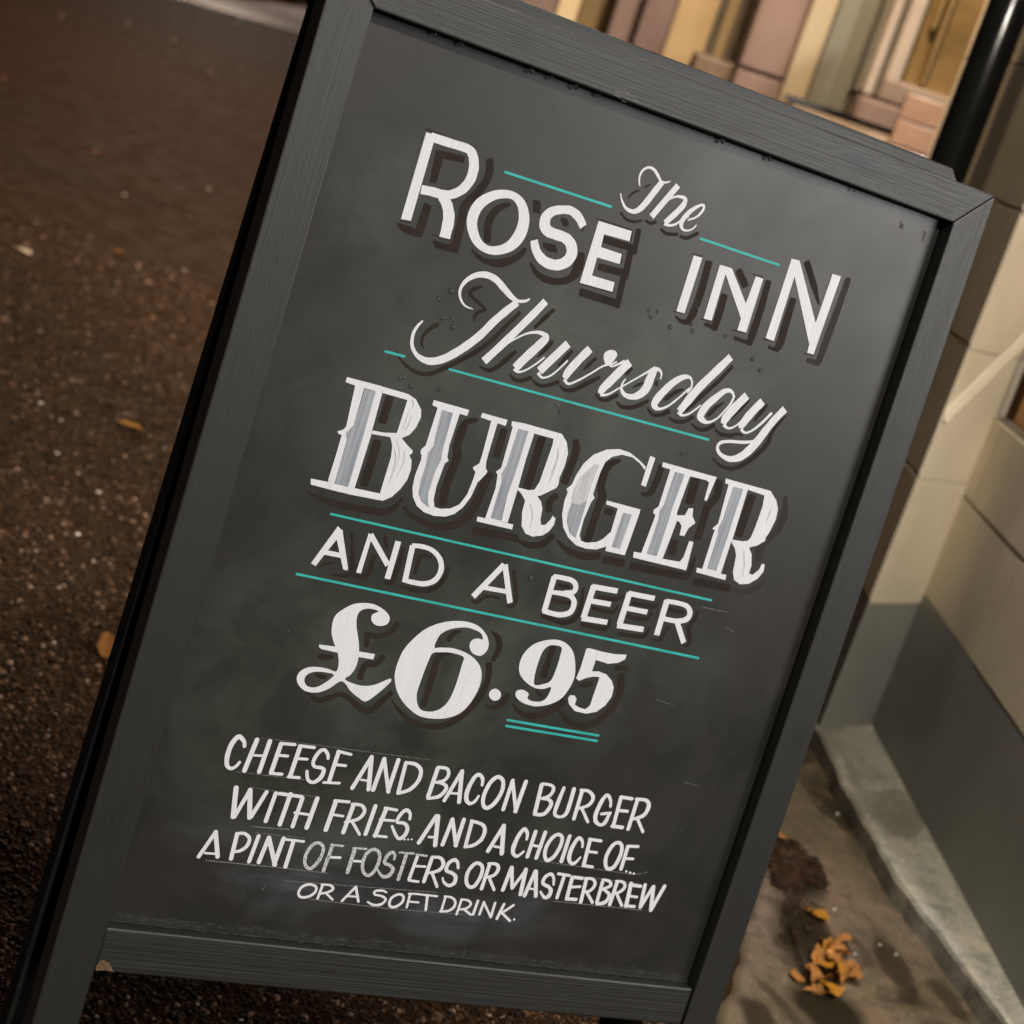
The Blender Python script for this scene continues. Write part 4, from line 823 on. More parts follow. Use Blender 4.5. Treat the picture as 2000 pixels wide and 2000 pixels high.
# loose chippings standing proud of the bitumen (thousands: one object)
def chippings():
    import numpy as np
    r = np.random.default_rng(5); n = 95000
    y = .95 + (r.random(n) ** 1.8) * 4.4; x0 = -.40 - (y - .95) * .42; x1 = .34 + (y - .95) * .07
    x = x0 + (x1 - x0) * r.random(n)
    s = (.0014 + .0022 * r.random(n) ** 2) * (1 + .15 * (y - 1))
    s[r.random(n) > .993] *= 1.7
    cube = np.array([(-1, -1, -1), (1, -1, -1), (1, 1, -1), (-1, 1, -1), (-1, -1, 1), (1, -1, 1), (1, 1, 1), (-1, 1, 1)], float)
    P = cube[None] * (1 + .55 * (r.random((n, 8, 3)) - .5)); P[:, 4:, :2] *= .62
    P *= (s[:, None] * (1 + .5 * (r.random((n, 3)) - .4)))[:, None, :]; P[:, :, 2] *= .6
    th = r.random(n) * 6.283; c_, s_ = np.cos(th), np.sin(th)
    X = P[:, :, 0] * c_[:, None] - P[:, :, 1] * s_[:, None]; Yy = P[:, :, 0] * s_[:, None] + P[:, :, 1] * c_[:, None]
    z = -(GN.x * (x - FOOT.x) + GN.y * (y - FOOT.y)) / GN.z
    P = np.stack([X + x[:, None], Yy + y[:, None], P[:, :, 2] + z[:, None] + .0002], -1)
    q = np.array([(4, 5, 6, 7), (0, 1, 5, 4), (1, 2, 6, 5), (2, 3, 7, 6), (3, 0, 4, 7)])
    F = (q[None] + (np.arange(n) * 8)[:, None, None]).reshape(-1)
    me = bpy.data.meshes.new('road_chippings'); me.vertices.add(n * 8); me.vertices.foreach_set('co', P.reshape(-1))
    k = n * 5; me.loops.add(k * 4); me.loops.foreach_set('vertex_index', F); me.polygons.add(k)
    me.polygons.foreach_set('loop_start', np.arange(k) * 4); me.update(calc_edges=True)
    return link('road_chippings', me, 'chip', kind='stuff', label='loose brown and pink stone chippings bedded in the wet road', category='gravel')
chippings()

# ------------------------------------------------------------------ A-board
bx, bdown, bn = V((0.88228, 0.4688, -0.04244)), V((0.02085, -0.129, -0.99143)), V((-0.47026, 0.87383, -0.12359))
SIGN = empty('sandwich_board', FOOT, label='black framed pub A-board painted with a white burger offer, standing on the wet road', category='A-board')
SIGN.matrix_world = Matrix((bx, bn, -bdown)).transposed().to_4x4(); SIGN.location = FOOT
XL, XI, XR, XO = -.317, -.280, .281, .3155
ZT, ZI, ZR0, ZR1, TH = 1.0003, .9663, zz(729.3), zz(766.5), .024
def fr(name, pts, y0, y1, mat, bev=.0013, parent=SIGN):
    return link(name, prism(name, [(x, y0, z) for x, z in pts], [(x, y1, z) for x, z in pts], bev, 2), mat, parent)
g_ = .0006
fr('top_rail', [(XL + g_, ZT), (XO - g_, ZT), (XR - g_, ZI), (XI + g_, ZI)], 0, TH, 'rail')
fr('stile', [(XL, ZT), (XI, ZI), (XI, 0), (XL, 0)], 0, TH, 'stile')
fr('stile', [(XO, ZT), (XR, ZI), (XR, 0), (XO, 0)], 0, TH, 'stile')
fr('bottom_rail', [(XI + g_, ZR0), (XR - g_, ZR0), (XR - g_, ZR1), (XI + g_, ZR1)], .0025, TH - .002, 'rail', .002)
PANEL = fr('panel', [(XI + .001, ZI - .001), (XR - .0018, ZI - .001), (XR - .0018, ZR0 + .0005), (XI + .001, ZR0 + .0005)], .0135, .019, 'board', 0)
# knots and the rubbed mark on the top rail, chipped corner at the lower left
PY = .0135
# rear leaf of the A, hinged at the top
REAR = bpy.data.objects.new('rear_leaf', None); COL.objects.link(REAR); REAR.parent = SIGN
REAR.location = (0, TH + .002, ZT + .0125); REAR.rotation_euler = (math.radians(3.3), 0, 0)
RW = .0
for nm, pts, mt in (('rear_top_rail', [(XL + .004, 0), (XO - .034, 0), (XO - .020, -.014), (XO - .022, -.036), (XL + .004, -.036)], 'rail'),
                    ('rear_bottom_rail', [(XI + .004, -.77), (XR - .022, -.77), (XR - .022, -.81), (XI + .004, -.81)], 'rear'),
                    ('rear_stile', [(XL + .004, -.0365), (XI + .004, -.0365), (XI + .004, -1.0), (XL + .004, -1.0)], 'rear'),
                    ('rear_stile', [(XR - .022, -.0365), (XO - .022, -.0365), (XO - .022, -1.0), (XR - .022, -1.0)], 'rear')):
    link(nm, prism(nm, [(x, 0, z) for x, z in pts], [(x, .022, z) for x, z in pts], .0013), mt, REAR)
link('rear_panel', box('rear_panel', (XI + .005, .012, -.77), (XR - .023, .018, -.037)), 'rear', REAR)
for hx in (-.2, .2):
    link('hinge', box('hinge', (hx - .02, TH - .004, ZT - .0005), (hx + .02, TH + .012, ZT + .0015), .0005), 'pole', SIGN)

# ---- painted lettering, traced on the board in millimetres
def catmull(P, Wd, closed, k=7):
    n = len(P); out = []; ws = []
    rng = range(n if closed else n - 1)
    for i in rng:
        g = (lambda j: P[j % n]) if closed else (lambda j: P[max(0, min(n - 1, j))])
        gw = (lambda j: Wd[j % n]) if closed else (lambda j: Wd[max(0, min(n - 1, j))])
        p0, p1, p2, p3 = g(i - 1), g(i), g(i + 1), g(i + 2)
        for s in range(k):
            t = s / k; t2, t3 = t * t, t * t * t
            out.append(tuple(.5 * (2 * p1[a_] + (p2[a_] - p0[a_]) * t + (2 * p0[a_] - 5 * p1[a_] + 4 * p2[a_] - p3[a_]) * t2 + (3 * p1[a_] - p0[a_] - 3 * p2[a_] + p3[a_]) * t3) for a_ in (0, 1)))
            ws.append(gw(i) * (1 - t) + gw(i + 1) * t)
    if not closed: out.append(P[-1]); ws.append(Wd[-1])
    return out, ws
LEV = {'kd': .00016, 'd': .00012, 's': .00012, 'k': .00016, 't': .0002, 'w': .0004, 'v': .0004, 'h': .00085, 'g': .0008}
class Paint:
    def __init__(s): s.v = []; s.f = []; s.n = 0
    def pt(s, x, Yd, y): s.v.append((x / 1000, y, zz(Yd))); return len(s.v) - 1
    def poly(s, rings, lay, smooth):
        s.n += 1; y = PY - LEV[lay] - (s.n % 6) * .00002
        if smooth: rings = [catmull(r, [1] * len(r), True, 5)[0] for r in rings]
        flat = [p for r in rings for p in r]; ids = [s.pt(p[0], p[1], y) for p in flat]
        for t in tessellate_polygon([[V((p[0], p[1], 0)) for p in r] for r in rings]): s.f.append(tuple(ids[i] for i in t))
    def stroke(s, P, Wd, lay, fl):
        s.n += 1; y = PY - LEV[lay] - (s.n % 6) * .00002
        closed = 'z' in fl
        if 'c' in fl: P, Wd = catmull(P, Wd, closed)
        if closed: P = P + [P[0]]; Wd = Wd + [Wd[0]]
        n = len(P); L = []; ph = random.uniform(0, 9)
        for i in range(n):
            a_, b_ = P[max(0, i - 1)], P[min(n - 1, i + 1)]
            if closed and i in (0, n - 1): a_, b_ = P[n - 2], P[1]
            dx, dy = b_[0] - a_[0], b_[1] - a_[1]; q = math.hypot(dx, dy) or 1; nx, ny = -dy / q, dx / q
            w = Wd[i] / 2 * (1 + .025 * math.sin(ph + i * .9)); yy = y - i * 2e-7
            L.append((s.pt(P[i][0] + nx * w, P[i][1] + ny * w, yy), s.pt(P[i][0] - nx * w, P[i][1] - ny * w, yy), dx / q, dy / q, w, yy))
        for i in range(n - 1): s.f.append((L[i][0], L[i + 1][0], L[i + 1][1], L[i][1]))
        if not closed and ('r' in fl or lay in 'ds'):
            for i, sg in ((0, -1), (n - 1, 1)):
                A, B, dx, dy, w, yy = L[i]; ids = [A]
                for k in range(1, 7):
                    th = math.pi * k / 7; ox, oy = math.cos(th) * w, math.sin(th) * w * (1 if 'r' in fl else .45)
                    ids.append(s.pt(P[i][0] - dy * ox + dx * oy * sg, P[i][1] + dx * ox + dy * oy * sg, yy))
                ids.append(B); s.f.append(tuple(ids))
NM = {'w': 'letter', 'v': 'letter', 's': 'letter_shade', 'd': 'letter_shade', 's': 'letter_shade', 'g': 'letter_infill', 'h': 'letter_infill', 't': 'rule_line', 'k': 'chalk_line'}
for grp, txt in LETTERS.items():
    pieces = {}
    for ln in txt.strip().splitlines():
        head, body = ln.split(':', 1); pid, *h = head.split()
        tp = lambda q: [tuple(float(v) for v in p.split(',')) for p in q.split()]
        pp = pieces.setdefault((int(pid), h[1]), Paint())
        if h[0] == 'P': pp.poly([tp(r) for r in body.split('/')], h[1], h[2] == 'c')
        else: pp.stroke(tp(body), [float(v) for v in h[3].split(',')], h[1], h[2])
    for (pid, lay), pp in pieces.items():
        k = {'label': 'thin turquoise painted line'} if lay == 't' else {}
        link(NM[lay], mesh(NM[lay], pp.v, pp.f), lay, PANEL, **k)
# chalk dust caught along the bottom rail, small scratches and specks
pp = Paint(); rc = random.Random(11)
for i in range(1100):
    x = rc.uniform(-272, 276); L_ = rc.uniform(1, 7); y = 723.5 + rc.gauss(0, 1.5) + .8 * math.sin(x * .05) if rc.random() < .7 else 728.4 + rc.gauss(0, .35)
    pp.stroke([(x, y), (x + L_, y + rc.uniform(-.3, .3))], [rc.uniform(.12, .65)] * 2, 'kd', 'r')
link('settled_dust', mesh('settled_dust', pp.v, pp.f), 'kd', PANEL, kind='stuff'); pp = Paint()
for i in range(60):
    x, y = rc.uniform(-260, 265), rc.uniform(20, 715); r_ = rc.uniform(.2, .5)
    pp.stroke([(x, y), (x + rc.uniform(.2, .9), y + rc.uniform(-.6, .6))], [r_, r_], 'k', 'r')
for x, y, L_, dy in ((-158, 688, 2.5, -3), (-156.5, 684, 1, -3), (196, 395, 12, 2), (205, 540, 16, 1), (150, 470, 20, 3)):
    pp.stroke([(x, y), (x + L_, y + dy)], [.5, .2], 'k', 'r')
link('chalk_marks', mesh('chalk_marks', pp.v, pp.f), 'k', PANEL, kind='stuff')
pp = Paint()
for x, y in ((238.8, 15.5), (265.2, 17.1)):
    for q in (((-2, -3), (-1, 3)), ((-1, 3), (1, -1)), ((1, -1), (2, 4))) if x < 250 else (((0, -1), (0, 6)), ((-2, -3), (0, 0)), ((2, -3), (0, 0))):
        pp.stroke([(x + q[0][0], y + q[0][1]), (x + q[1][0], y + q[1][1])], [.9, .6], 'd', 'r')
link('scratches', mesh('scratches', pp.v, pp.f), 'd', PANEL, kind='stuff')
pp = Paint()
for i in range(26):
    x = -64 + rc.gauss(0, 5); y = -5 + rc.gauss(0, 2.2); pp.stroke([(x, y), (x + rc.uniform(1, 5), y + rc.uniform(-.5, 1))], [rc.uniform(.2, .8)] * 2, 'k', 'r')
pv_ = [(x, y - PY + .0001, z) for x, y, z in pp.v]
link('white_scuff', mesh('white_scuff', pv_, pp.f), 'k', SIGN, kind='stuff', label='small rubbed white scuff')
link('bare_chip', mesh('bare_chip', [(-.2788, .0022, zz(762)), (-.2775, .0022, zz(757.5)), (-.2742, .0022, zz(756.2)), (-.271, .0022, zz(758.4)), (-.2695, .0022, zz(758)), (-.2668, .0022, zz(761.5)), (-.264, .0022, zz(765.8)), (-.2705, .0022, zz(764.6)), (-.2785, .0022, zz(765.8))], [(0, 1, 2, 3, 4, 5, 6, 7, 8)]), 'chipwood', SIGN, label='pale chipped corner of bare wood')

# ---- rain drops on the board
def drop_mesh(name, seed):
    r = random.Random(seed); bm = bmesh.new(); bmesh.ops.create_icosphere(bm, subdivisions=2, radius=1)
    for v in bm.verts:
        v.co.y *= .55; v.co.z *= 1.25 if v.co.z < 0 else 1.; v.co.x *= 1 + .12 * r.uniform(-1, 1); v.co.z *= 1 + .1 * r.uniform(-1, 1)
    me = bpy.data.meshes.new(name); bm.to_mesh(me); bm.free(); me.polygons.foreach_set('use_smooth', [True] * len(me.polygons)); me.materials.append(MATS['water']); return me
DM = [drop_mesh('water_drop', i) for i in range(4)]
ORD = 'first second third fourth fifth sixth seventh eighth ninth tenth eleventh twelfth thirteenth fourteenth fifteenth'.split()
def drops(lst, r0, lab, grp, dy=0.):
    lst = sorted(lst)
    for i, (x, y) in enumerate(lst):
        o = link('water_drop', DM[i % 4]); o['label'] = lab + ', ' + ORD[i] + ' from the left'; o['category'] = 'water drop'; o['group'] = grp
        s_ = r0 * random.uniform(.75, 1.2); o.matrix_world = SIGN.matrix_world.to_3x3().to_4x4(); o.scale = (s_, s_, s_)
        o.location = FOOT + bx * (x / 1000) + bn * (PY - .0006 + dy) - bdown * zz(y)
drops([(-225.3, 1.2), (-202.2, 1.3), (-141.2, 1.9), (-123.0, 1.4), (-101.0, 1.7), (-79.5, 1.9), (39.6, 1.6), (87.8, 1.8), (177.7, 2.0)], .0018,
      'dark rain drop hanging under the top rail', 'rain drops under the top rail', -.0035)
drops([(-158.7, 188.7), (-150.7, 180.1), (-140.1, 206.8), (-151.2, 202.4), (-170.7, 256.2), (-159.5, 259.7), (-136.2, 256.5), (-168, 254), (-31.5, 244.8), (-26.6, 248.5), (-143, 201)], .0019,
      'tiny rain drop around the word Thursday', 'rain drops around the script word')
drops([(48.3, 157.4), (66.9, 150.3), (102.7, 151.0), (135.4, 162.8), (146.5, 170.2), (67.5, 136.4), (32.2, 148.5), (27.9, 154.0), (24, 150), (97.3, 257.1), (-6.4, 389.0), (70, 155)], .0016,
      'tiny rain drop around or below the word INN', 'rain drops below the block capitals')

# ------------------------------------------------------------------ pub wall on the right: painted stone blocks over a grey plinth
WALL = empty('stone_wall', (0, 0, 0), label='cream painted stone block wall with a grey plinth beside the A-board', category='wall')
LZ = .045
H0 = .245
PA, PB = V((.640, 3.119)), V((.752, 3.243))           # splayed pier face between the two wall runs
def wall_run(P, Q, blocks, courses, zoff, back, gap=.0022, bev=.0018, first=0.):
    """stone courses between plan points P and Q; outer face on the line, bodies behind it"""
    d = (Q - P); L = d.length; d.normalize(); nrm = V((d.y, -d.x)); bk = V(back)     # bk: from the face into the wall
    base = lambda p: gz(p.x, p.y, LZ)
    z0 = base(P)
    hs = courses if isinstance(courses, list) else [.236] * courses; tot = sum(hs)
    def blk(a_, b_, za, zb, mat, out, nm):
        A, B = P + d * a_, P + d * b_
        lo = [(*(A - nrm * out), za), (*(B - nrm * out), za), (*(B + bk), za), (*(A + bk), za)]
        link(nm, prism(nm, lo, [(x, y, z + zb - za) for x, y, z in lo], bev, 2), mat, WALL)
    blk(0, L, z0 - .15, z0 + H0, 'plinth', .0, 'plinth')
    zc = z0 + H0 + .0015
    c0, c1 = P + bk * (.006 / bk.length), Q + bk * (.006 / bk.length)
    me = prism('mortar_core', [(*c0, zc), (*c1, zc), (*(Q + bk * 1.1), zc), (*(P + bk * 1.1), zc)],
               [(*p, zc + tot) for p in (c0, c1, Q + bk * 1.1, P + bk * 1.1)])
    link('mortar_core', me, 'mortar', WALL)
    for c_ in range(len(hs)):
        za, zb = zc + sum(hs[:c_]), zc + sum(hs[:c_ + 1]) - gap * 2
        if blocks is None: cuts = [0, L]
        else:
            off = (c_ % 2) * blocks * .5 + first; cuts = [0]; t = off
            while t < L - .05:
                if t > .05: cuts.append(t)
                t += blocks
            cuts.append(L)
        for i in range(len(cuts) - 1):
            j = random.uniform(-.0015, .0015)
            blk(cuts[i] + (gap if i else 0), cuts[i + 1] - (gap if i < len(cuts) - 2 else 0), za, zb, 'stone', .001 + j, 'stone_block')
# run A: near wall, towards the camera;  splay: faces the camera;  run C: further along the street
wall_run(V((.864, 2.0)), PB, .62, [.195, .150], 0, (.16, .016), first=.25)
# above the second course the near wall is an amber varnished timber recess with a stone lip
A0, B0 = V((.866, 2.0)), PB + V((.002, -.012)); zr = gz(.864, 2.0, LZ) + H0 + .0015 + .345
for i in range(3):
    a0, b0 = A0.lerp(B0, i / 3 + .002), A0.lerp(B0, (i + 1) / 3 - .002); bk = V((.05, .005)); o_ = V((.028, .003))
    link('timber_panel', prism('timber_panel', [(*(p), zr) for p in (a0 + o_, b0 + o_, b0 + bk, a0 + bk)], [(*(p), zr + 1.3) for p in (a0 + o_, b0 + o_, b0 + bk, a0 + bk)], .003), 'amber', WALL, label='amber varnished timber panel')
# added lip on the pier face, shaped to stand for a diagonal light streak
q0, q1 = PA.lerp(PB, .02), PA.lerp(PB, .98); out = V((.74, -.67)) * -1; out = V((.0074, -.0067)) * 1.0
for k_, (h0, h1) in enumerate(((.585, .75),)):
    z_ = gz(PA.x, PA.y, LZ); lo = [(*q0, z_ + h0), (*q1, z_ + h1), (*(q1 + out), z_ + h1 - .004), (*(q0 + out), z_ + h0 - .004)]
    link('light_streak_lip', prism('light_streak_lip', lo, [(*q0, z_ + h0 + .022), (*q1, z_ + h1 + .022), (*(q1 + out * .3), z_ + h1 + .018), (*(q0 + out * .3), z_ + h0 + .018)], .001), 'stone', WALL)
wall_run(PB, PA, None, 7, 0, (.03, .06), .0007, .001)
wall_run(PA, PA + V((-.062, .80)), .55, 7, 0, (.10, .13), first=.45)

# downpipe
PP = at_y(1850, 330, 3.50); PIPE = empty('drainpipe', (PP.x, PP.y, gz(PP.x, PP.y)), label='gloss black drainpipe fixed upright in front of the wall corner', category='drainpipe')
def tube(name, r, z0, z1, seg=40, ox=0, oy=0):
    vs = [(ox + r * math.cos(6.2832 * i / seg), oy + r * math.sin(6.2832 * i / seg), z) for z in (z0, z1) for i in range(seg)]
    fs = [(i, (i + 1) % seg, seg + (i + 1) % seg, seg + i) for i in range(seg)] + [tuple(range(seg, 2 * seg)), tuple(range(seg))[::-1]]
    me = mesh(name, vs, fs)
    for p in me.polygons[:seg]: p.use_smooth = True
    return me
link('pipe', tube('pipe', .038, .02, 2.6), 'pole', PIPE)
link('pipe_collar', tube('pipe_collar', .044, 1.75, 1.83), 'pole', PIPE)
link('pipe_collar', tube('pipe_collar', .044, .10, .18), 'pole', PIPE)

# ------------------------------------------------------------------ bay front beyond the pipe (out of focus)
BAY = empty('pub_front', (0, 0, 0), label='out of focus pub front with mauve stone piers, lamplit window reveals and a glazed bay', category='building')
def slab(name, mat, xa, xb, row, Y, z0, z1, dep=.35, parent=BAY, bev=.01, lab=None):
    A, B = at_y(xa, row, Y), at_y(xb, row, Y)
    o = link(name, box(name, (A.x, Y, z0), (B.x, Y + dep, z1), bev), mat, parent)
    if lab: o['label'] = lab
    return o
ZB = -.3
# bands from left to right as (name, material, px left, px right at row 0, distance, depth)
slab('pier', 'mauve', 850, 1090, 0, 6.0, ZB, 3.2, .5)
slab('window_reveal', 'cream', 1092, 1136, 0, 6.12, ZB, 3.2, .4)
slab('door', 'olive', 1138, 1212, 0, 6.25, ZB, 3.2, .2)
slab('pier', 'mauve', 1206, 1262, 0, 6.02, ZB, 3.2, .5)
slab('pier', 'mauve', 1262.6, 1326, 0, 5.9, ZB, 3.2, .6)
slab('window_reveal', 'cream', 1327, 1412, 0, 6.12, ZB, 3.2, .4)
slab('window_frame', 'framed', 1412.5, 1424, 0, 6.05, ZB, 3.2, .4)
slab('window_frame', 'cream', 1425, 1452, 0, 6.15, .9, 3.2, .3)
slab('window_frame', 'frame', 1452.5, 1466, 0, 6.1, .9, 3.2, .3)
slab('window_frame', 'cream', 1467, 1492, 0, 6.2, .9, 3.2, .3)
slab('wall_panel', 'cream', 1410, 1500, 0, 6.22, ZB, .93, .3)
A = at_y(1350, 135, 5.4); B = at_y(1474, 172, 5.4); C_ = at_y(1350, 96, 5.4)
link('window_sill', box('window_sill', (A.x, 5.4, A.z - .03), (B.x, 6.1, C_.z), .012, 2), 'brown', BAY)
link('sill_bracket', box('sill_bracket', (A.x + .03, 5.55, A.z - .25), (B.x - .02, 6.1, A.z - .031), .01, 2), 'mauve', BAY)
for i in range(2):
    r0, r1 = ((-140, 142), (144, 420))[i]
    A = at_y(1490, r0, 5.2); B = at_y(1590, r1, 5.2)
A = at_y(1502, 0, 5.2); B = at_y(1588, 0, 5.2)
zj = at_y(1480, 142, 5.2).z
link('pier_block', box('pier_block', (A.x - .02, 5.2, zj + .004), (B.x, 5.6, 3.2), .006), 'mauve', BAY)
link('pier_block', box('pier_block', (A.x - .02, 5.2, ZB), (B.x, 5.6, zj - .004), .006), 'mauve', BAY)
slab('window_reveal', 'beige', 1588.6, 1642, 0, 5.14, ZB, 3.2, .5)
slab('panel_board', 'panelg', 1642.6, 1734, 0, 5.16, ZB, 3.2, .4)
# glazed bay: frame members, glass, sill and glazed tiles
YB = 4.9
zs = at_y(1700, 190, YB).z; zg = at_y(1800, 172, YB).z
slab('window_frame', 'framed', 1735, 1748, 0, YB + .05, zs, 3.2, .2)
slab('window_frame', 'frame', 1748.6, 1772, 0, YB, zs, 3.2, .25)
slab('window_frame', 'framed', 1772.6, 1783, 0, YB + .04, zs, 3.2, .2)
slab('window_frame', 'frame', 1783.6, 1817, 0, YB - .01, zs, 3.2, .25)
A = at_y(1783, 0, YB); B = at_y(2120, 0, YB)
link('window_frame', box('window_frame', (A.x, YB - .015, zs), (B.x, YB + .25, zg), .01), 'brown', BAY)
PN = link('window_pane', box('window_pane', (at_y(1817, 0, YB).x + .002, YB + .06, zg + .001), (B.x, YB + .07, 3.2)), 'glass', BAY)
slab('glazing_bar', 'olive', 1858, 1868, 0, YB + .02, zg + .002, 3.2, .03)
slab('window_frame', 'olive', 1836, 1852, 0, YB + .03, zg + .14, 3.2, .02)
link('window_frame', box('window_frame', (at_y(1690, 150, YB).x, YB - .03, zs - .16), (B.x, YB + .3, zs - .002), .01), 'mauve', BAY)
# black strip as painted gap shade and the low wall of glazed tiles under the bay
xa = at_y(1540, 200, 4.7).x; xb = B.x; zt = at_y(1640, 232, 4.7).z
link('gap_shade_strip', box('gap_shade_strip', (xa, 4.74, zt), (xb, 4.9, zt + .016)), 'pole', BAY)
link('low_wall', box('low_wall', (xa, 4.7, ZB), (xb, 5.1, zt - .001), .02), 'brown', BAY)
x0 = at_y(1752, 240, 4.66).x
for r_ in range(7):
    for c_ in range(5):
        xx = x0 + c_ * .115 + (r_ % 2) * .0; zt2 = zt + .11 - r_ * .065
        me = box('tile', (xx, 4.66 + random.uniform(0, .006), zt2 - .062), (xx + .112, 4.72, zt2), .004, 2); link('tile', me, 'tile', BAY)

# ------------------------------------------------------------------ leaves, pebbles and litter
def leaf_mesh(name, seed, curl=.35, ragged=.2, L=1.):
    r = random.Random(seed); n = 13; vs = []; fs = []
    for i in range(n + 1):
        t = i / n; w = (math.sin(math.pi * min(1, t ** .75)) ** .8) * .36 * (1 - .2 * t); w = max(w, .012)
        zc = math.sin(t * 3.1 + seed) * curl * .22 + r.uniform(-.022, .022)
        for j, s in enumerate((-1, -.55, 0, .55, 1)):
            ww = w * (1 + ragged * r.uniform(-1, 1)) if abs(s) == 1 else w
            vs.append((s * ww + .05 * math.sin(t * 4), (t - .5) * L, zc + abs(s) ** 1.6 * curl * w * r.uniform(.5, 1.1)))
    for i in range(n):
        for j in range(4): a_ = i * 5 + j; fs.append((a_, a_ + 1, a_ + 6, a_ + 5))
    k = len(vs); vs += [(-.012, -.5 * L, 0), (.012, -.5 * L, 0), (.03, -.72 * L, .03), (.015, -.72 * L, .03)]; fs.append((k, k + 1, k + 2, k + 3))
    me = mesh(name, vs, fs, True); return me
def leaf(px, py, size, rot, mat, lab, seed, curl=.35, h=.004, tilt=0, name='fallen_leaf', cat='leaf', **k):
    P = on_ground(px, py, h + .006); me = leaf_mesh(name, seed, curl); me.materials.append(MATS[mat]); o = link(name, me); size *= 1.5
    o.location = P; o.scale = (size, size, size); o.rotation_euler = (tilt, .05, rot); o['label'] = lab; o['category'] = cat
    for a_, b_ in k.items(): o[a_] = b_
    return o
leaf(1590, 1784, .030, .9, 'leaf_y', 'single yellow leaf with a pointed tip on the wet gutter', 1, .25)
leaf(1530, 1636, .020, 2.6, 'leaf_o', 'pale orange leaf tip beside the right leg of the A-board', 2, .6, .01, .5)
leaf(1556, 1905, .020, 0.1, 'leaf_o', 'small rounded orange leaf left of the leaf clump', 3, .2)
leaf(252, 829, .036, 1.7, 'leaf_y', 'bright orange leaf alone in the middle of the dark road', 4, .3)
leaf(208, 1262, .030, .3, 'leaf_o', 'torn orange leaf at the left edge of the A-board', 5, .7, .006, .3)
leaf(42, 489, .038, 1.2, 'leaf_p', 'long pale cream leaf at the left edge of the road', 6, .2)
for i, (x, y, r_) in enumerate(((326, 390, .5), (370, 424, 1.9), (232, 490, 2.4), (8, 153, .2), (185, 297, 1.1))):
    leaf(x, y, .022, r_, 'leaf_o', 'tiny orange leaf scrap lying on the far road, ' + ('centre right' if x == 326 else 'rightmost of all' if x == 370 else 'lowest of all' if x == 232 else 'at the left photo edge' if x == 8 else 'highest in the middle'), 20 + i, .3, group='orange leaf scraps on the far road')
# clump of orange leaves
for i, (x, y, s_, r_, m_, c_, hh, tl_) in enumerate(sorted(((1598, 1872, .026, .3, 'leaf_o', .9, .004, .3), (1640, 1860, .026, 2.2, 'leaf_o', .8, .006, -.3), (1618, 1895, .030, 1.0, 'leaf_y', .6, .010, .2),
        (1655, 1905, .028, 1.5, 'leaf_o', .5, .008, .1), (1600, 1915, .030, 2.5, 'leaf_o', .9, .006, -.2), (1618, 1928, .024, .6, 'leaf_y', .8, .008, .4), (1648, 1842, .020, 1.9, 'leaf_o', .7, .004, 0), (1583, 1893, .018, .2, 'leaf_y', .6, .004, .1), (1608, 1858, .022, 2.9, 'leaf_y', 1.3, .003, .5), (1632, 1880, .024, .8, 'leaf_o', 1.5, .009, -.4), (1665, 1890, .022, 2.4, 'leaf_o', 1.2, .005, .3), (1640, 1918, .024, 3.0, 'leaf_o', 1.4, .006, .2), (1590, 1935, .020, 1.6, 'leaf_o', 1.5, .004, -.2), (1625, 1845, .020, .1, 'leaf_y', 1.4, .004, .4)))):
    leaf(x, y, s_, r_, m_, ('curled yellow' if m_ == 'leaf_y' else 'curled orange') + ' leaf in the wet clump on the gutter, ' + ORD[i] + ' from its left', 40 + i, c_, hh, tl_, group='orange leaves of the clump')
rr = random.Random(77); sv, sf = [], []
for i in range(26):
    a_, q = rr.uniform(0, 6.28), rr.random() ** .5; P = on_ground(1620 + 46 * q * math.cos(a_), 1893 + 50 * q * math.sin(a_), rr.uniform(.006, .016))
    me = leaf_mesh('shred', 90 + i, rr.uniform(.2, .9), .3); T = Matrix.Translation(P) @ Matrix.Rotation(rr.uniform(0, 6.28), 4, 'Z') @ Matrix.Rotation(rr.uniform(-.4, .4), 4, 'X') @ Matrix.Scale(rr.uniform(.012, .026), 4)
    n0 = len(sv); sv += [T @ v.co for v in me.vertices]; sf += [tuple(n0 + t for t in p.vertices) for p in me.polygons]; bpy.data.meshes.remove(me)
link('leaf_shreds', mesh('leaf_shreds', sv, sf, True), 'leaf_o', kind='stuff', label='torn shreds of orange leaf filling the wet clump', category='leaf litter')
# rotten litter: shreds too mingled to count
def litter(name, cx, cy, rx, ry, n, seed, mat, lab, size=.006, rot=0):
    r = random.Random(seed); vs, fs = [], []; ph = r.uniform(0, 6)
    C0 = on_ground(cx, cy)
    for i in range(n):
        a_ = r.uniform(0, 6.283); q = math.sqrt(r.random()) * (1 + .22 * math.sin(3 * a_ + ph) + .14 * math.sin(7 * a_ + 2 * ph)); u, w = q * rx * math.cos(a_), q * ry * math.sin(a_)
        x = C0.x + u * math.cos(rot) - w * math.sin(rot); y = C0.y + u * math.sin(rot) + w * math.cos(rot)
        z = gz(x, y, .008 + r.uniform(0, .008) * (1 - q)); th = r.uniform(0, 6.283); s_ = size * r.uniform(.4, 1.4)
        k = len(vs); e1 = V((math.cos(th), math.sin(th), r.uniform(-.4, .4))) * s_; e2 = V((-math.sin(th), math.cos(th), r.uniform(-.4, .4))) * s_ * r.uniform(.3, .8); P = V((x, y, z))
        vs += [P - e1, P - e1 * .2 + e2, P + e1, P - e1 * .1 - e2, P + V((0, 0, s_ * .3))]; fs += [(k, k + 1, k + 4), (k + 1, k + 2, k + 4), (k + 2, k + 3, k + 4), (k + 3, k, k + 4)]
    link(name, mesh(name, vs, fs), mat, kind='stuff', label=lab, category='leaf litter')
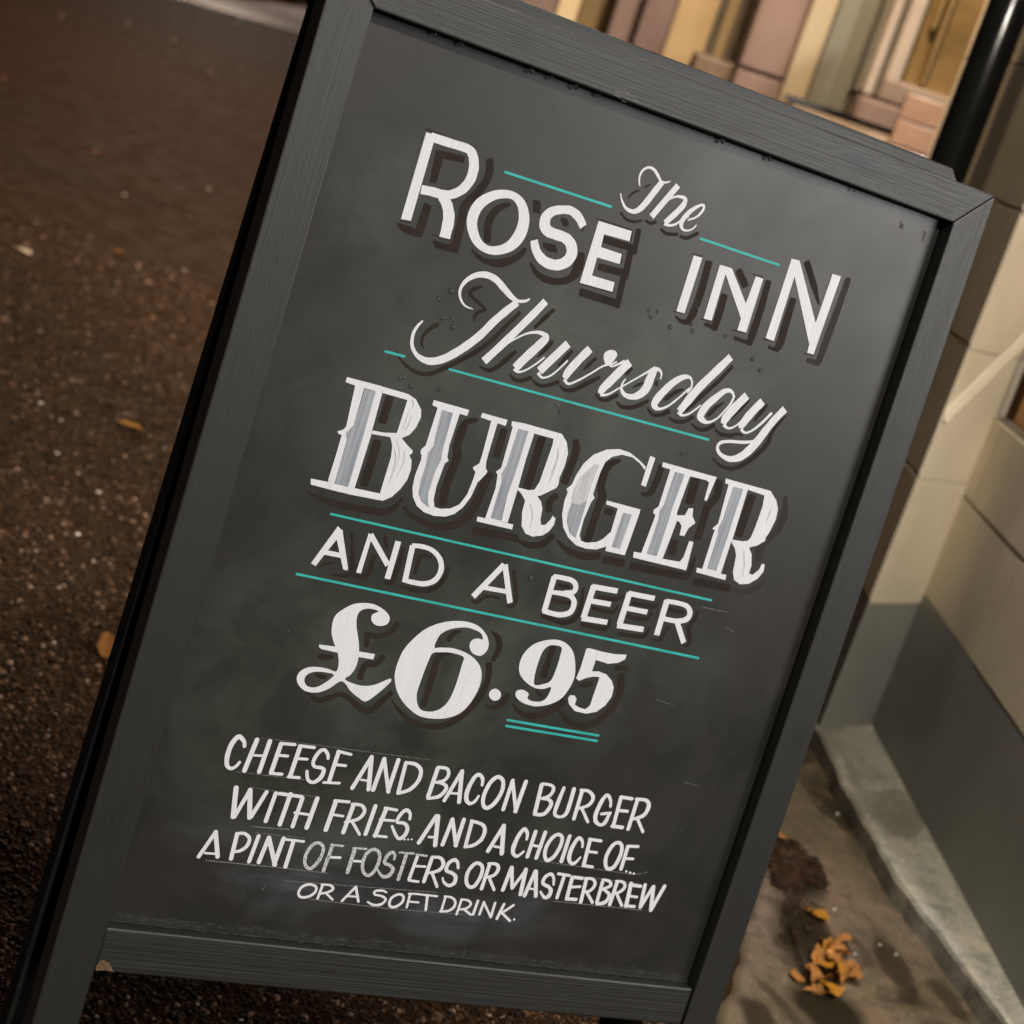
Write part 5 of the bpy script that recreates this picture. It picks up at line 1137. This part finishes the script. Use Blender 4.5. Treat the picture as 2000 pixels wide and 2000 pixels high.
litter('rotten_leaves', 1548, 1700, .040, .085, 2200, 3, 'leaf_b', 'dark rotten mat of wet leaves beside the right leg of the A-board', .007, -.15)
litter('leaf_crumbs', 1560, 1800, .035, .10, 260, 8, 'leaf_b', 'dark leaf crumbs scattered along the gutter', .0035, -.15)
# twig
P, Q = on_ground(1543, 1808, .012), on_ground(1572, 1905, .012)
d_ = (Q - P); u_ = V((d_.y, -d_.x, 0)).normalized() * .0011
link('twig', prism('twig', [P - u_, P + u_, P + u_ * .6 + V((0, 0, .002)), P - u_ * .6 + V((0, 0, .002))], [Q - u_, Q + u_, Q + u_ * .6 + V((0, 0, .002)), Q - u_ * .6 + V((0, 0, .002))], .0003), 'leaf_b',
     label='thin dark wet twig beside the leaf clump', category='twig')
def peb_mesh(seed):
    r = random.Random(seed); bm = bmesh.new(); bmesh.ops.create_icosphere(bm, subdivisions=2, radius=1)
    for v in bm.verts: v.co *= 1 + .18 * r.uniform(-1, 1); v.co.z *= .6
    me = bpy.data.meshes.new('pebble'); bm.to_mesh(me); bm.free(); me.polygons.foreach_set('use_smooth', [True] * len(me.polygons)); me.materials.append(MATS['peb']); return me
PM = [peb_mesh(i) for i in range(4)]
def peb(lst, lab, grp, h=0.):
    lst = sorted(lst, key=lambda q: q[1])
    for i, (x, y, s_) in enumerate(lst):
        o = link('pebble', PM[i % 4]); s_ *= .72; o.location = on_ground(x, y, h + s_ * .3); o.scale = (s_, s_ * (1 + .6 * ((i * 7) % 5) / 5), s_ * .8); o.rotation_euler = (0, 0, i * 1.3); o['label'] = lab + ', ' + ORD[i] + ' from the top of the photo'; o['category'] = 'pebble'; o['group'] = grp
peb([(243, 380, .010), (408, 369, .008), (360, 527, .007), (80, 787, .006), (112, 885, .005), (193, 961, .006), (152, 1043, .006), (106, 1255, .004), (120, 30, .014), (250, 45, .014), (338, 78, .014),
     (411, 140, .012), (220, 900, .004), (120, 820, .004)], 'pale stone chip on the open road', 'stone chips on the open road')
peb([(575, 27, .045), (545, 48, .03), (590, 8, .04), (500, 30, .03), (465, 42, .025), (530, 12, .03)], 'white chip put in for a glint on the far reflection patch', 'chips put in for glints on the far patch', .03)  # white lumps added to stand for out-of-focus glints of light
peb([(1635, 1589, .0035), (1630, 1776, .0032), (1719, 1845, .0024), (1750, 1864, .0028), (1670, 1863, .0024), (1682, 1617, .002)], 'small white grit stone in the gutter', 'white grit stones in the gutter', .008)
peb([(385, 1961, .0032), (470, 1992, .003), (300, 1990, .003), (650, 1955, .003), (980, 1985, .003)], 'pink road stone seen under the bottom rail', 'pink stones under the bottom rail')
print('objects', len(bpy.data.objects))
